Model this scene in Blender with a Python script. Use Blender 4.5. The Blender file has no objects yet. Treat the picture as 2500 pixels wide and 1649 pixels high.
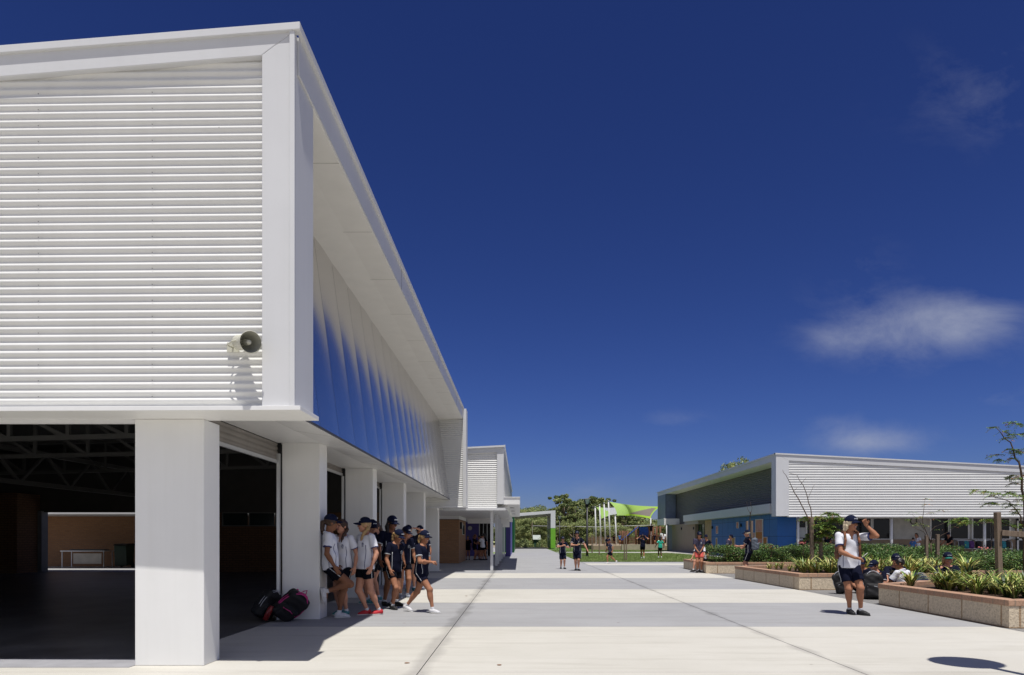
import bpy, math, random
import numpy as np
from mathutils import Vector, Matrix
random.seed(7); RNG = np.random.default_rng(11)
SC = bpy.context.scene
COL = SC.collection
PI = math.pi
def R(d): return math.radians(d)

# ---------------------------------------------------------------- materials
MATS = {}
def mat(name, col, rough=0.6, metal=0.0, var=0.08, vscale=3.0, bump=0.0, bscale=40.0, spec=0.5, col2=None, coat=0.0, trans=0.0, ior=1.45, coords='Object', stretch=None, specks=0.0):
    if name in MATS: return MATS[name]
    m = bpy.data.materials.new(name); m.use_nodes = True
    nt = m.node_tree; N = nt.nodes; L = nt.links
    b = N['Principled BSDF']
    b.inputs['Roughness'].default_value = rough
    b.inputs['Metallic'].default_value = metal
    b.inputs['Specular IOR Level'].default_value = spec
    b.inputs['IOR'].default_value = ior
    b.inputs['Coat Weight'].default_value = coat
    b.inputs['Transmission Weight'].default_value = trans
    c = tuple(col) + (1,)
    tc = N.new('ShaderNodeTexCoord')
    src = tc.outputs[coords]
    if stretch:
        mp = N.new('ShaderNodeMapping'); mp.inputs['Scale'].default_value = stretch
        L.new(src, mp.inputs['Vector']); src = mp.outputs[0]
    n = N.new('ShaderNodeTexNoise'); n.inputs['Scale'].default_value = vscale; n.inputs['Detail'].default_value = 5; n.inputs['Roughness'].default_value = .6
    L.new(src, n.inputs['Vector'])
    cr = N.new('ShaderNodeValToRGB')
    d = col2 if col2 else tuple(x * (1 - 2 * var) for x in col)
    u = col2 and col or tuple(min(1, x * (1 + var)) for x in col)
    cr.color_ramp.elements[0].position = .3; cr.color_ramp.elements[1].position = .7
    cr.color_ramp.elements[0].color = tuple(d) + (1,); cr.color_ramp.elements[1].color = tuple(u) + (1,)
    L.new(n.outputs['Fac'], cr.inputs['Fac']); L.new(cr.outputs['Color'], b.inputs['Base Color'])
    if specks:       # faint vertical water streaks, dust and a few small marks
        mp = N.new('ShaderNodeMapping'); mp.inputs['Scale'].default_value = (9, 9, .5); L.new(tc.outputs[coords], mp.inputs['Vector'])
        n3 = N.new('ShaderNodeTexNoise'); n3.inputs['Scale'].default_value = 1.4; n3.inputs['Detail'].default_value = 6; L.new(mp.outputs[0], n3.inputs['Vector'])
        r3 = N.new('ShaderNodeValToRGB'); r3.color_ramp.elements[0].position = .28; r3.color_ramp.elements[0].color = (1 - specks, 1 - specks * 1.05, 1 - specks * 1.2, 1); r3.color_ramp.elements[1].position = .55; r3.color_ramp.elements[1].color = (1, 1, 1, 1)
        L.new(n3.outputs['Fac'], r3.inputs['Fac'])
        vo = N.new('ShaderNodeTexVoronoi'); vo.inputs['Scale'].default_value = 2.3; L.new(tc.outputs[coords], vo.inputs['Vector'])
        lt = N.new('ShaderNodeMath'); lt.operation = 'GREATER_THAN'; lt.inputs[1].default_value = .022; L.new(vo.outputs['Distance'], lt.inputs[0])
        m1 = N.new('ShaderNodeMix'); m1.data_type = 'RGBA'; m1.blend_type = 'MULTIPLY'; m1.inputs[0].default_value = 1; L.new(cr.outputs['Color'], m1.inputs[6]); L.new(r3.outputs[0], m1.inputs[7])
        m2 = N.new('ShaderNodeMix'); m2.data_type = 'RGBA'; m2.blend_type = 'MULTIPLY'; m2.inputs[0].default_value = .35; L.new(m1.outputs[2], m2.inputs[6]); L.new(lt.outputs[0], m2.inputs[7]); L.new(m2.outputs[2], b.inputs['Base Color'])
    if bump:
        n2 = N.new('ShaderNodeTexNoise'); n2.inputs['Scale'].default_value = bscale; n2.inputs['Detail'].default_value = 4
        L.new(src, n2.inputs['Vector'])
        bp = N.new('ShaderNodeBump'); bp.inputs['Strength'].default_value = bump; bp.inputs['Distance'].default_value = .01
        L.new(n2.outputs['Fac'], bp.inputs['Height']); L.new(bp.outputs[0], b.inputs['Normal'])
    MATS[name] = m
    return m

def brickmat(name, c1, c2, mortar, bw, bh, ms=.01, rough=.85, axis='XZ', bump=.3, offset=.5):
    if name in MATS: return MATS[name]
    m = bpy.data.materials.new(name); m.use_nodes = True
    nt = m.node_tree; N = nt.nodes; L = nt.links; b = N['Principled BSDF']; b.inputs['Roughness'].default_value = rough
    tc = N.new('ShaderNodeTexCoord'); sp = N.new('ShaderNodeSeparateXYZ'); cb = N.new('ShaderNodeCombineXYZ')
    L.new(tc.outputs['Object'], sp.inputs[0])
    if axis == 'XZ':
        ad = N.new('ShaderNodeMath'); ad.operation = 'ADD'; L.new(sp.outputs[0], ad.inputs[0]); L.new(sp.outputs[1], ad.inputs[1])
        L.new(ad.outputs[0], cb.inputs[0]); L.new(sp.outputs[2], cb.inputs[1])
    else:
        L.new(sp.outputs[0], cb.inputs[0]); L.new(sp.outputs[1], cb.inputs[1])
    br = N.new('ShaderNodeTexBrick'); br.offset = offset
    br.inputs['Color1'].default_value = tuple(c1) + (1,); br.inputs['Color2'].default_value = tuple(c2) + (1,); br.inputs['Mortar'].default_value = tuple(mortar) + (1,)
    br.inputs['Scale'].default_value = 1; br.inputs['Brick Width'].default_value = bw; br.inputs['Row Height'].default_value = bh; br.inputs['Mortar Size'].default_value = ms
    L.new(cb.outputs[0], br.inputs['Vector'])
    n = N.new('ShaderNodeTexNoise'); n.inputs['Scale'].default_value = 30; n.inputs['Detail'].default_value = 6; L.new(tc.outputs['Object'], n.inputs['Vector'])
    mx = N.new('ShaderNodeMix'); mx.data_type = 'RGBA'; mx.blend_type = 'MULTIPLY'; mx.inputs[0].default_value = .55
    cr = N.new('ShaderNodeValToRGB'); cr.color_ramp.elements[0].position = .25; cr.color_ramp.elements[0].color = (.45, .43, .4, 1); cr.color_ramp.elements[1].position = .6; cr.color_ramp.elements[1].color = (1, 1, 1, 1)
    L.new(n.outputs['Fac'], cr.inputs['Fac'])
    L.new(br.outputs['Color'], mx.inputs[6]); L.new(cr.outputs['Color'], mx.inputs[7]); L.new(mx.outputs[2], b.inputs['Base Color'])
    bp = N.new('ShaderNodeBump'); bp.inputs['Strength'].default_value = bump; bp.inputs['Distance'].default_value = .01
    L.new(n.outputs['Fac'], bp.inputs['Height']); L.new(bp.outputs[0], b.inputs['Normal'])
    MATS[name] = m
    return m

# ---------------------------------------------------------------- mesh builder
class MB:
    def __init__(s): s.v = []; s.f = []; s.m = []; s.sm = []
    def add(s, vs, fs, mi=0, smooth=False):
        o = len(s.v); s.v += [tuple(v) for v in vs]
        for f in fs: s.f.append(tuple(i + o for i in f)); s.m.append(mi); s.sm.append(smooth)
        return s
    def box(s, x0, x1, y0, y1, z0, z1, mi=0):
        vs = [(x0, y0, z0), (x1, y0, z0), (x1, y1, z0), (x0, y1, z0), (x0, y0, z1), (x1, y0, z1), (x1, y1, z1), (x0, y1, z1)]
        return s.add(vs, [(0, 3, 2, 1), (4, 5, 6, 7), (0, 1, 5, 4), (1, 2, 6, 5), (2, 3, 7, 6), (3, 0, 4, 7)], mi)
    def prism_y(s, poly, y0, y1, mi=0):      # poly: (x, z) list
        n = len(poly); vs = [(x, y0, z) for x, z in poly] + [(x, y1, z) for x, z in poly]
        fs = [tuple(range(n)), tuple(range(2 * n - 1, n - 1, -1))] + [(i, i + n, (i + 1) % n + n, (i + 1) % n) for i in range(n)]
        return s.add(vs, fs, mi)
    def prism_z(s, poly, z0, z1, mi=0):      # poly: (x, y) list
        n = len(poly); vs = [(x, y, z0) for x, y in poly] + [(x, y, z1) for x, y in poly]
        fs = [tuple(range(n - 1, -1, -1)), tuple(range(n, 2 * n))] + [(i, (i + 1) % n, (i + 1) % n + n, i + n) for i in range(n)]
        return s.add(vs, fs, mi)
    def prism_x(s, poly, x0, x1, mi=0):      # poly: (y, z) list
        n = len(poly); vs = [(x0, y, z) for y, z in poly] + [(x1, y, z) for y, z in poly]
        fs = [tuple(range(n)), tuple(range(2 * n - 1, n - 1, -1))] + [(i, i + n, (i + 1) % n + n, (i + 1) % n) for i in range(n)]
        return s.add(vs, fs, mi)
    def bar(s, a, b, w, h=None, mi=0):       # box section along a-b
        a = Vector(a); b = Vector(b); d = (b - a).normalized(); h = h or w
        u = Vector((0, 0, 1)) if abs(d.z) < .95 else Vector((0, 1, 0))
        r = d.cross(u).normalized(); u = r.cross(d).normalized()
        vs = []
        for p in (a, b):
            for sx, sz in ((-1, -1), (1, -1), (1, 1), (-1, 1)): vs.append(p + r * sx * w / 2 + u * sz * h / 2)
        return s.add(vs, [(0, 1, 2, 3), (7, 6, 5, 4), (0, 4, 5, 1), (1, 5, 6, 2), (2, 6, 7, 3), (3, 7, 4, 0)], mi)
    def tube(s, pts, rad, n=8, mi=0, cap=True, smooth=True):
        pts = [Vector(p) for p in pts]; m = len(pts)
        if not hasattr(rad, '__len__'): rad = [rad] * m
        vs = []; pr = None
        for i, p in enumerate(pts):
            d = (pts[min(i + 1, m - 1)] - pts[max(i - 1, 0)])
            d = d.normalized() if d.length > 1e-9 else Vector((0, 0, 1))
            if pr is None: pr = d.cross(Vector((0, 0, 1)) if abs(d.z) < .9 else Vector((1, 0, 0))).normalized()
            else:
                pr = (pr - d * pr.dot(d))
                pr = pr.normalized() if pr.length > 1e-6 else d.orthogonal().normalized()
            q = d.cross(pr)
            for k in range(n):
                t = 2 * PI * k / n; vs.append(p + (pr * math.cos(t) + q * math.sin(t)) * rad[i])
        fs = []
        for i in range(m - 1):
            for k in range(n):
                a = i * n + k; b = i * n + (k + 1) % n; fs.append((a, b, b + n, a + n))
        s.add(vs, fs, mi, smooth)
        if cap:
            o = len(s.v) - m * n
            s.f.append(tuple(o + k for k in range(n - 1, -1, -1))); s.m.append(mi); s.sm.append(False)
            s.f.append(tuple(o + (m - 1) * n + k for k in range(n))); s.m.append(mi); s.sm.append(False)
        return s
    def cyl(s, c, r, h, n=16, mi=0, r2=None):
        c = Vector(c); return s.tube([c, c + Vector((0, 0, h))], [r, r if r2 is None else r2], n, mi)
    def lathe(s, prof, c, axis=(0, 0, 1), n=20, mi=0, smooth=True):   # prof: (r, t) along the axis
        c = Vector(c); a = Vector(axis).normalized(); p = a.orthogonal().normalized(); q = a.cross(p); vs = []
        for r, t in prof:
            for k in range(n):
                w = 2 * PI * k / n; vs.append(c + a * t + (p * math.cos(w) + q * math.sin(w)) * r)
        fs = [(i * n + k, i * n + (k + 1) % n, (i + 1) * n + (k + 1) % n, (i + 1) * n + k) for i in range(len(prof) - 1) for k in range(n)]
        return s.add(vs, fs, mi, smooth)
    def shear(s, f):
        s.v = [f(*v) for v in s.v]; return s

def link(name, me, parent=None, mats=()):
    o = bpy.data.objects.new(name, me); COL.objects.link(o)
    for m in (mats if isinstance(mats, (list, tuple)) else [mats]): me.materials.append(m)
    if parent is not None:
        o.parent = parent
        if parent.type == 'EMPTY' or parent.location.length: pass
    return o

def build(name, mb, mats, parent=None, origin=None, bevel=0.0):
    """Link the collected faces as ONE mesh object; vertices are given in the space of `parent` (or the world)."""
    me = bpy.data.meshes.new(name)
    vs = mb.v
    if origin is not None: vs = [(a - origin[0], b - origin[1], c - origin[2]) for a, b, c in vs]
    me.from_pydata(vs, [], mb.f)
    me.polygons.foreach_set('material_index', mb.m); me.polygons.foreach_set('use_smooth', mb.sm)
    me.update(); me.validate()
    o = link(name, me, parent, mats)
    if origin is not None: o.location = origin
    if bevel:
        md = o.modifiers.new('bevel', 'BEVEL'); md.width = bevel; md.segments = 2; md.limit_method = 'ANGLE'; md.angle_limit = R(40)
    return o

def tag(o, label=None, cat=None, group=None, kind=None):
    if label: o['label'] = label
    if cat: o['category'] = cat
    if group: o['group'] = group
    if kind: o['kind'] = kind
    return o
def thing(name, label, cat, loc=(0, 0, 0), rz=0, group=None):
    o = bpy.data.objects.new(name, None); COL.objects.link(o); o.empty_display_size = .2
    o.location = loc; o.rotation_euler = (0, 0, rz)
    return tag(o, label, cat, group)
def dup(root, loc, rz=0, label=None, group=None, scale=None):
    r = root.copy(); COL.objects.link(r); r.location = loc; r.rotation_euler = (0, 0, rz)
    if scale: r.scale = scale
    if label: r['label'] = label
    if group: r['group'] = group
    for ch in list(root.children):
        c = ch.copy(); COL.objects.link(c); c.parent = r
        for g in ch.children:
            d = g.copy(); COL.objects.link(d); d.parent = c
    return r
def at(parent, wx, wy, wz=0):   # a world point in the space of a thing that is not rotated
    return (wx - parent.location.x, wy - parent.location.y, wz - parent.location.z)
def off(mb, root):              # world-built vertices into the space of an unrotated root
    x, y, z = root.location; mb.v = [(a - x, b - y, c - z) for a, b, c in mb.v]; return mb

# fast leaf soup: arrays of quads
def quads_mesh(name, V, matidx=None, smooth=False):
    """V: (n,4,3) array"""
    n = V.shape[0]; me = bpy.data.meshes.new(name)
    me.vertices.add(n * 4); me.vertices.foreach_set('co', V.reshape(-1).astype(np.float32))
    me.loops.add(n * 4); me.loops.foreach_set('vertex_index', np.arange(n * 4, dtype=np.int32))
    me.polygons.add(n); me.polygons.foreach_set('loop_start', (np.arange(n) * 4).astype(np.int32)); 
    if matidx is not None: me.polygons.foreach_set('material_index', matidx.astype(np.int32))
    me.update(calc_edges=True); return me
def leaves(P, size, aspect=.45, rng=RNG, up=0.0, droop=0.0):
    """leaf quads (bent diamonds) at points P with random orientation"""
    n = len(P); a = rng.normal(size=(n, 3)); a[:, 2] = a[:, 2] * (1 - up) - droop
    a /= np.linalg.norm(a, axis=1)[:, None]
    b = rng.normal(size=(n, 3)); b -= (b * a).sum(1)[:, None] * a; b /= np.linalg.norm(b, axis=1)[:, None]
    s = size * rng.uniform(.6, 1.3, size=(n, 1))
    return np.stack([P - a * s * .5, P + b * s * aspect * .5 - a * s * .05, P + a * s * .5, P - b * s * aspect * .5 - a * s * .05], 1)
# ---------------------------------------------------------------- camera, sky, sun
cam = bpy.data.cameras.new('camera'); camo = bpy.data.objects.new('camera', cam); COL.objects.link(camo)
camo.location = (0, 0, 1.28); camo.rotation_euler = (R(90), 0, 0)
cam.lens = 24; cam.sensor_width = 36; cam.sensor_fit = 'HORIZONTAL'
cam.shift_x = -19 / 2500; cam.shift_y = 489.5 / 2500
cam.clip_start = .1; cam.clip_end = 3000
SC.camera = camo
SUN = Vector((.060, -.287, .956)).normalized()      # towards the sun
sun = bpy.data.lights.new('sun', 'SUN'); suno = bpy.data.objects.new('sun', sun); COL.objects.link(suno)
sun.energy = 4.8; sun.angle = R(.53); sun.color = (1.0, .965, .91)
suno.rotation_euler = SUN.to_track_quat('Z', 'Y').to_euler(); suno.location = (8, -20, 40)
W = bpy.data.worlds.new('World'); SC.world = W; W.use_nodes = True
nt = W.node_tree; N = nt.nodes; L = nt.links; N.clear()
out = N.new('ShaderNodeOutputWorld'); bg = N.new('ShaderNodeBackground'); bg.inputs[1].default_value = .1
sky = N.new('ShaderNodeTexSky'); sky.sky_type = 'NISHITA'; sky.sun_disc = False
sky.sun_elevation = math.asin(SUN.z); sky.sun_rotation = math.atan2(SUN.x, SUN.y)
sky.air_density = 1.0; sky.dust_density = .25; sky.ozone_density = 3.0; sky.altitude = 200
hs = N.new('ShaderNodeGamma'); hs.inputs[1].default_value = 1.0
sepc = N.new('ShaderNodeMix'); sepc.data_type = 'RGBA'; sepc.blend_type = 'MULTIPLY'; sepc.inputs[0].default_value = 1
sepc.inputs[7].default_value = (.042, .058, .086, 1)     # the deep blue of a very dry summer sky
L.new(sky.outputs[0], sepc.inputs[6])
hs.inputs[1].default_value = 1.37; L.new(sepc.outputs[2], hs.inputs[0])
sg = N.new('ShaderNodeMix'); sg.data_type = 'RGBA'; sg.blend_type = 'MULTIPLY'; sg.inputs[0].default_value = 1; sg.inputs[7].default_value = (11.7, 8.6, 9.15, 1); L.new(hs.outputs[0], sg.inputs[6])
# thin clouds by direction: u = x/y, v = z/y
tc = N.new('ShaderNodeTexCoord'); sp = N.new('ShaderNodeSeparateXYZ'); L.new(tc.outputs['Generated'], sp.inputs[0])
def M(op, a, b=None, c=None, clamp=False):
    n = N.new('ShaderNodeMath'); n.operation = op; n.use_clamp = clamp
    for i, x in enumerate((a, b, c)):
        if x is None: continue
        if isinstance(x, (int, float)): n.inputs[i].default_value = x
        else: L.new(x, n.inputs[i])
    return n.outputs[0]
ymax = M('MAXIMUM', sp.outputs[1], .02)
U = M('DIVIDE', sp.outputs[0], ymax); Vv = M('DIVIDE', sp.outputs[2], ymax)
cb = N.new('ShaderNodeCombineXYZ'); L.new(U, cb.inputs[0]); L.new(Vv, cb.inputs[1])
mp = N.new('ShaderNodeMapping'); mp.inputs['Scale'].default_value = (6.5, 11, 1); mp.inputs['Rotation'].default_value = (0, 0, R(-14)); L.new(cb.outputs[0], mp.inputs[0])
nz = N.new('ShaderNodeTexNoise'); nz.inputs['Scale'].default_value = 1.0; nz.inputs['Detail'].default_value = 9; nz.inputs['Roughness'].default_value = .66; nz.inputs['Distortion'].default_value = .3
L.new(mp.outputs[0], nz.inputs[0])
tot = None
for px, py, sx, sy, amp in ((2225, 800, 300, 105, 1.0), (2400, 780, 170, 80, .55), (2050, 830, 120, 50, .45), (2130, 1078, 190, 50, 1.05), (2420, 230, 260, 150, .42), (2110, 640, 110, 70, .34),
                        (1640, 1022, 110, 30, .4), (1430, 1205, 120, 40, .5), (2430, 970, 120, 40, .4), (1650, 1150, 150, 40, .3), (2040, 1030, 120, 30, .3)):
    cu = (px - 1269) / 1667; cv = (1314 - py) / 1667
    du = M('DIVIDE', M('SUBTRACT', U, cu), sx / 1667); dv = M('DIVIDE', M('SUBTRACT', Vv, cv), sy / 1667)
    r2 = M('ADD', M('MULTIPLY', du, du), M('MULTIPLY', dv, dv))
    e = M('MULTIPLY', M('POWER', 2.718, M('MULTIPLY', r2, -1.6)), amp)
    tot = e if tot is None else M('ADD', tot, e)
den = M('MULTIPLY', M('SUBTRACT', M('ADD', M('MULTIPLY', nz.outputs['Fac'], 1.15), M('MULTIPLY', tot, .50)), .66), 1.7, clamp=True)
den = M('MULTIPLY', den, M('MULTIPLY', M('MINIMUM', tot, 1.0), 1.0)); den = M('MULTIPLY', den, .62, clamp=True)
front = M('GREATER_THAN', sp.outputs[1], .03); den = M('MULTIPLY', den, front)
cm = N.new('ShaderNodeMix'); cm.data_type = 'RGBA'; L.new(den, cm.inputs[0]); L.new(sg.outputs[2], cm.inputs[6]); cm.inputs[7].default_value = (3.9, 4.2, 5.2, 1)
# added unseen bright cloud over the sky behind the camera to lift the shade
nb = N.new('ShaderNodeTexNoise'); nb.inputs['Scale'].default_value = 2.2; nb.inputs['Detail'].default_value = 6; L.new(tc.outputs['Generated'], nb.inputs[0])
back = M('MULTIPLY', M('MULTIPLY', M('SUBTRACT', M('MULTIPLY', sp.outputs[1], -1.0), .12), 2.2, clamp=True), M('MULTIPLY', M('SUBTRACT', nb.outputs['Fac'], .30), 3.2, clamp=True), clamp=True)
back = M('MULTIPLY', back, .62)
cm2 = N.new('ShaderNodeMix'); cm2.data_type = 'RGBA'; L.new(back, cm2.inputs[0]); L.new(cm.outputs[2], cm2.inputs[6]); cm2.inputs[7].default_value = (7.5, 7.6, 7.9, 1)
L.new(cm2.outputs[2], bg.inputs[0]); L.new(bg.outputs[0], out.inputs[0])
SC.view_settings.view_transform = 'Standard'; SC.view_settings.look = 'None'; SC.view_settings.exposure = 0; SC.view_settings.gamma = 1
SC.cycles.max_bounces = 12; SC.cycles.diffuse_bounces = 8; SC.cycles.use_denoising = True
SC.cycles.caustics_reflective = False; SC.cycles.caustics_refractive = False

# ---------------------------------------------------------------- materials used by many things
WHITE = mat('white_paint', (.64, .645, .655), .42, var=.02, vscale=1.2, spec=.4, specks=.02)
WHITE2 = mat('white_steel', (.80, .795, .78), .4, var=.02, specks=.02)
CORR = mat('corrugated_white', (.70, .70, .68), .38, var=.025, vscale=1.5, spec=.5, specks=.02)
CORRG = mat('corrugated_grey', (.13, .13, .12), .55, var=.06)
SOFF = mat('soffit_board', (.90, .885, .85), .7, var=.02)
DARK = mat('dark_gap', (.03, .03, .03), .7)
BRICK = brickmat('tan_brick', (.37, .20, .10), (.31, .165, .085), (.26, .17, .11), .24, .086, .008)
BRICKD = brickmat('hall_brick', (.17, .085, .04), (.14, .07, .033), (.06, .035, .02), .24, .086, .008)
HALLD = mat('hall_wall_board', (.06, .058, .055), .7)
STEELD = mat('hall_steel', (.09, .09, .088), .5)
PILW = mat('pillar_board', (.77, .77, .76), .45, var=.015, vscale=1.2, spec=.4, specks=.025)
BLACK = mat('black_metal', (.012, .012, .014), .4)
GLASSD = mat('dark_glass', (.012, .012, .013), .08, spec=.35, var=0)
ALU = mat('aluminium', (.55, .56, .57), .4, metal=.6, var=.03)
TIMBER = mat('weathered_timber', (.26, .20, .15), .85, var=.25, vscale=4, bump=.4, stretch=(8, 8, .6), col2=(.13, .09, .065))

def cmat(name, col, col2, joint):
    """broom-finished concrete: broad tone changes, fine speckle, grime beside the control joints"""
    m = bpy.data.materials.new(name); m.use_nodes = True
    nt = m.node_tree; N = nt.nodes; L = nt.links; b = N['Principled BSDF']; b.inputs['Roughness'].default_value = .8; b.inputs['Specular IOR Level'].default_value = .3
    tc = N.new('ShaderNodeTexCoord')
    n1 = N.new('ShaderNodeTexNoise'); n1.inputs['Scale'].default_value = .55; n1.inputs['Detail'].default_value = 7; n1.inputs['Roughness'].default_value = .65; L.new(tc.outputs['Object'], n1.inputs[0])
    n2 = N.new('ShaderNodeTexNoise'); n2.inputs['Scale'].default_value = 160; n2.inputs['Detail'].default_value = 3; L.new(tc.outputs['Object'], n2.inputs[0])
    cr = N.new('ShaderNodeValToRGB'); cr.color_ramp.elements[0].position = .32; cr.color_ramp.elements[1].position = .66
    cr.color_ramp.elements[0].color = tuple(col2) + (1,); cr.color_ramp.elements[1].color = tuple(col) + (1,); L.new(n1.outputs[0], cr.inputs[0])
    mx = N.new('ShaderNodeMix'); mx.data_type = 'RGBA'; mx.blend_type = 'MULTIPLY'; mx.inputs[0].default_value = 1
    c2 = N.new('ShaderNodeValToRGB'); c2.color_ramp.elements[0].position = .3; c2.color_ramp.elements[0].color = (.80, .80, .79, 1); c2.color_ramp.elements[1].position = .6; c2.color_ramp.elements[1].color = (1, 1, 1, 1); L.new(n2.outputs[0], c2.inputs[0])
    L.new(cr.outputs[0], mx.inputs[6]); L.new(c2.outputs[0], mx.inputs[7])
    # long faint wipe and tyre streaks
    ms0 = N.new('ShaderNodeMapping'); ms0.inputs['Scale'].default_value = (.5, 5, 1); ms0.inputs['Rotation'].default_value = (0, 0, .35); L.new(tc.outputs['Object'], ms0.inputs[0])
    n4 = N.new('ShaderNodeTexNoise'); n4.inputs['Scale'].default_value = .8; n4.inputs['Detail'].default_value = 8; n4.inputs['Roughness'].default_value = .7; L.new(ms0.outputs[0], n4.inputs[0])
    c4 = N.new('ShaderNodeValToRGB'); c4.color_ramp.elements[0].position = .36; c4.color_ramp.elements[0].color = (.90, .895, .88, 1); c4.color_ramp.elements[1].position = .5; c4.color_ramp.elements[1].color = (1, 1, 1, 1); L.new(n4.outputs[0], c4.inputs[0])
    mx0 = N.new('ShaderNodeMix'); mx0.data_type = 'RGBA'; mx0.blend_type = 'MULTIPLY'; mx0.inputs[0].default_value = 1; L.new(mx.outputs[2], mx0.inputs[6]); L.new(c4.outputs[0], mx0.inputs[7]); mx = mx0
    # grime beside the joints
    sp = N.new('ShaderNodeSeparateXYZ'); L.new(tc.outputs['Object'], sp.inputs[0])
    def M(op, a, b=None, clamp=False):
        n = N.new('ShaderNodeMath'); n.operation = op; n.use_clamp = clamp
        for i, x in enumerate((a, b)):
            if x is None: continue
            if isinstance(x, (int, float)): n.inputs[i].default_value = x
            else: L.new(x, n.inputs[i])
        return n.outputs[0]
    d1 = M('ABSOLUTE', M('ADD', sp.outputs[0], .99)); d2 = M('ABSOLUTE', M('SUBTRACT', sp.outputs[0], 3.25))
    d = M('MINIMUM', d1, M('ADD', d2, .05))
    n3 = N.new('ShaderNodeTexNoise'); n3.inputs['Scale'].default_value = 1.6; n3.inputs['Detail'].default_value = 5; L.new(tc.outputs['Object'], n3.inputs[0])
    g = M('MULTIPLY', M('SUBTRACT', M('SUBTRACT', M('MULTIPLY', n3.outputs[0], .38), d), .05), 9, clamp=True)
    mg = N.new('ShaderNodeMix'); mg.data_type = 'RGBA'; L.new(M('MULTIPLY', g, .55), mg.inputs[0]); L.new(mx.outputs[2], mg.inputs[6]); mg.inputs[7].default_value = tuple(joint) + (1,)
    # a few dark specks and drips
    vo = N.new('ShaderNodeTexVoronoi'); vo.inputs['Scale'].default_value = .9; L.new(tc.outputs['Object'], vo.inputs[0])
    sp2 = M('LESS_THAN', vo.outputs['Distance'], .022)
    ms = N.new('ShaderNodeMix'); ms.data_type = 'RGBA'; L.new(M('MULTIPLY', sp2, .6), ms.inputs[0]); L.new(mg.outputs[2], ms.inputs[6]); ms.inputs[7].default_value = (.12, .08, .05, 1)
    L.new(ms.outputs[2], b.inputs['Base Color'])
    bp = N.new('ShaderNodeBump'); bp.inputs['Strength'].default_value = .12; bp.inputs['Distance'].default_value = .004; L.new(n2.outputs[0], bp.inputs['Height']); L.new(bp.outputs[0], b.inputs['Normal'])
    return m
CREAM = cmat('cream_concrete', (.585, .565, .51), (.53, .51, .455), (.30, .285, .26))
GREY = cmat('grey_concrete', (.37, .37, .375), (.325, .325, .33), (.15, .148, .145))
PAVER = brickmat('small_paver', (.27, .265, .26), (.22, .215, .21), (.14, .135, .13), .24, .12, .012, axis='XY', bump=.2)
SAND = mat('bare_ground', (.30, .25, .18), .95, var=.15, vscale=.2, bump=.3, bscale=6)

# ground to the horizon
mb = MB(); mb.add([(-900, -120, -.03), (900, -120, -.03), (900, 1500, -.03), (-900, 1500, -.03)], [(0, 1, 2, 3)])
tag(build('ground', mb, SAND), 'bare sandy ground reaching to the trees', kind='structure')
# concrete forecourt in bands, with real gaps at the joints
GAP = .010
xs = [-22, -.965, 3.25, 6.86]
bands = [(-14, 2.9, 'c'), (2.9, 6.52, 'c'), (6.52, 9.86, 'c'), (9.86, 13.5, 'g'), (13.5, 17.05, 'c'), (17.05, 21.8, 'g'), (21.8, 24.9, 'c'), (24.9, 36.5, 'g')]
mbc, mbg = MB(), MB()
def slab(m, x0, x1, y0, y1, z=0.0): m.box(x0 + GAP / 2, x1 - GAP / 2, y0 + GAP / 2, y1 - GAP / 2, -.025, z)
for y0, y1, k in bands:
    for a, b in zip(xs[:-1], xs[1:]):
        ys = [y0, y1]
        if y0 == 24.9: ys = [24.9, 27.4, 30.1, 32.3, 34.4, 36.5]
        for p, q in zip(ys[:-1], ys[1:]):
            kk = k
            if p == 32.3 and a == 3.25: kk = 'c'
            slab(mbc if kk == 'c' else mbg, a, b, p, q)
slab(mbg, 6.86, 15.2, 29.55, 32.3, .001); slab(mbc, 6.86, 14.9, 32.3, 34.4, .001); slab(mbg, 6.86, 14.9, 34.4, 36.5, .001)
for y in np.arange(36.5, 92, 5.55): slab(mbg, -5, 3.25, y, y + 5.55)
slab(mbc, -14, -.965, 25.2, 25.201) if False else None
tag(build('cream_paving', mbc, CREAM), 'cream concrete paving bands across the forecourt', kind='structure')
tag(build('grey_paving', mbg, GREY), 'grey concrete paving bands across the forecourt', kind='structure')
mb = MB(); mb.add([(-21, -14, -.018), (6.85, -14, -.018), (6.85, 95, -.018), (-21, 95, -.018)], [(0, 1, 2, 3)])
tag(build('paving_joint', mb, mat('joint_dirt', (.20, .17, .13), .9)), 'dark joint filler between the slabs', kind='structure')
mb = MB(); mb.box(6.865, 60, -14, 39.9, -.025, -.004)
tag(build('courtyard_paving', mb, PAVER), 'small grey pavers between the planters', kind='structure')
mb = MB(); mb.box(6.87, 14.2, 33.0, 36.4, -.003, .002)
# lawn with a narrow path across
GRASS = mat('lawn_soil', (.09, .17, .03), .9, var=.2, vscale=2)
mb = MB(); mb.box(3.27, 60, 36.55, 90, -.02, -.006)
tag(build('lawn', mb, GRASS), 'mown green lawn beyond the paved forecourt', 'lawn', kind='structure')
mb = MB(); mb.prism_z([(3.3, 60.3), (12.6, 58.4), (13.4, 52), (13.6, 40), (14.9, 40), (15, 66), (11, 61.8), (3.3, 62.0)], -.02, .012)
tag(build('garden_path', mb, mat('pale_path', (.46, .45, .42), .85)), 'narrow pale path across the lawn', kind='structure')
mb = MB(); mb.box(-4.4, -1.2, 56, 59.9, -.02, .03)
tag(build('side_lawn', mb, mat('side_lawn_green', (.16, .26, .03), .9)), 'small lawn seen through the left verandah', kind='structure')
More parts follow.
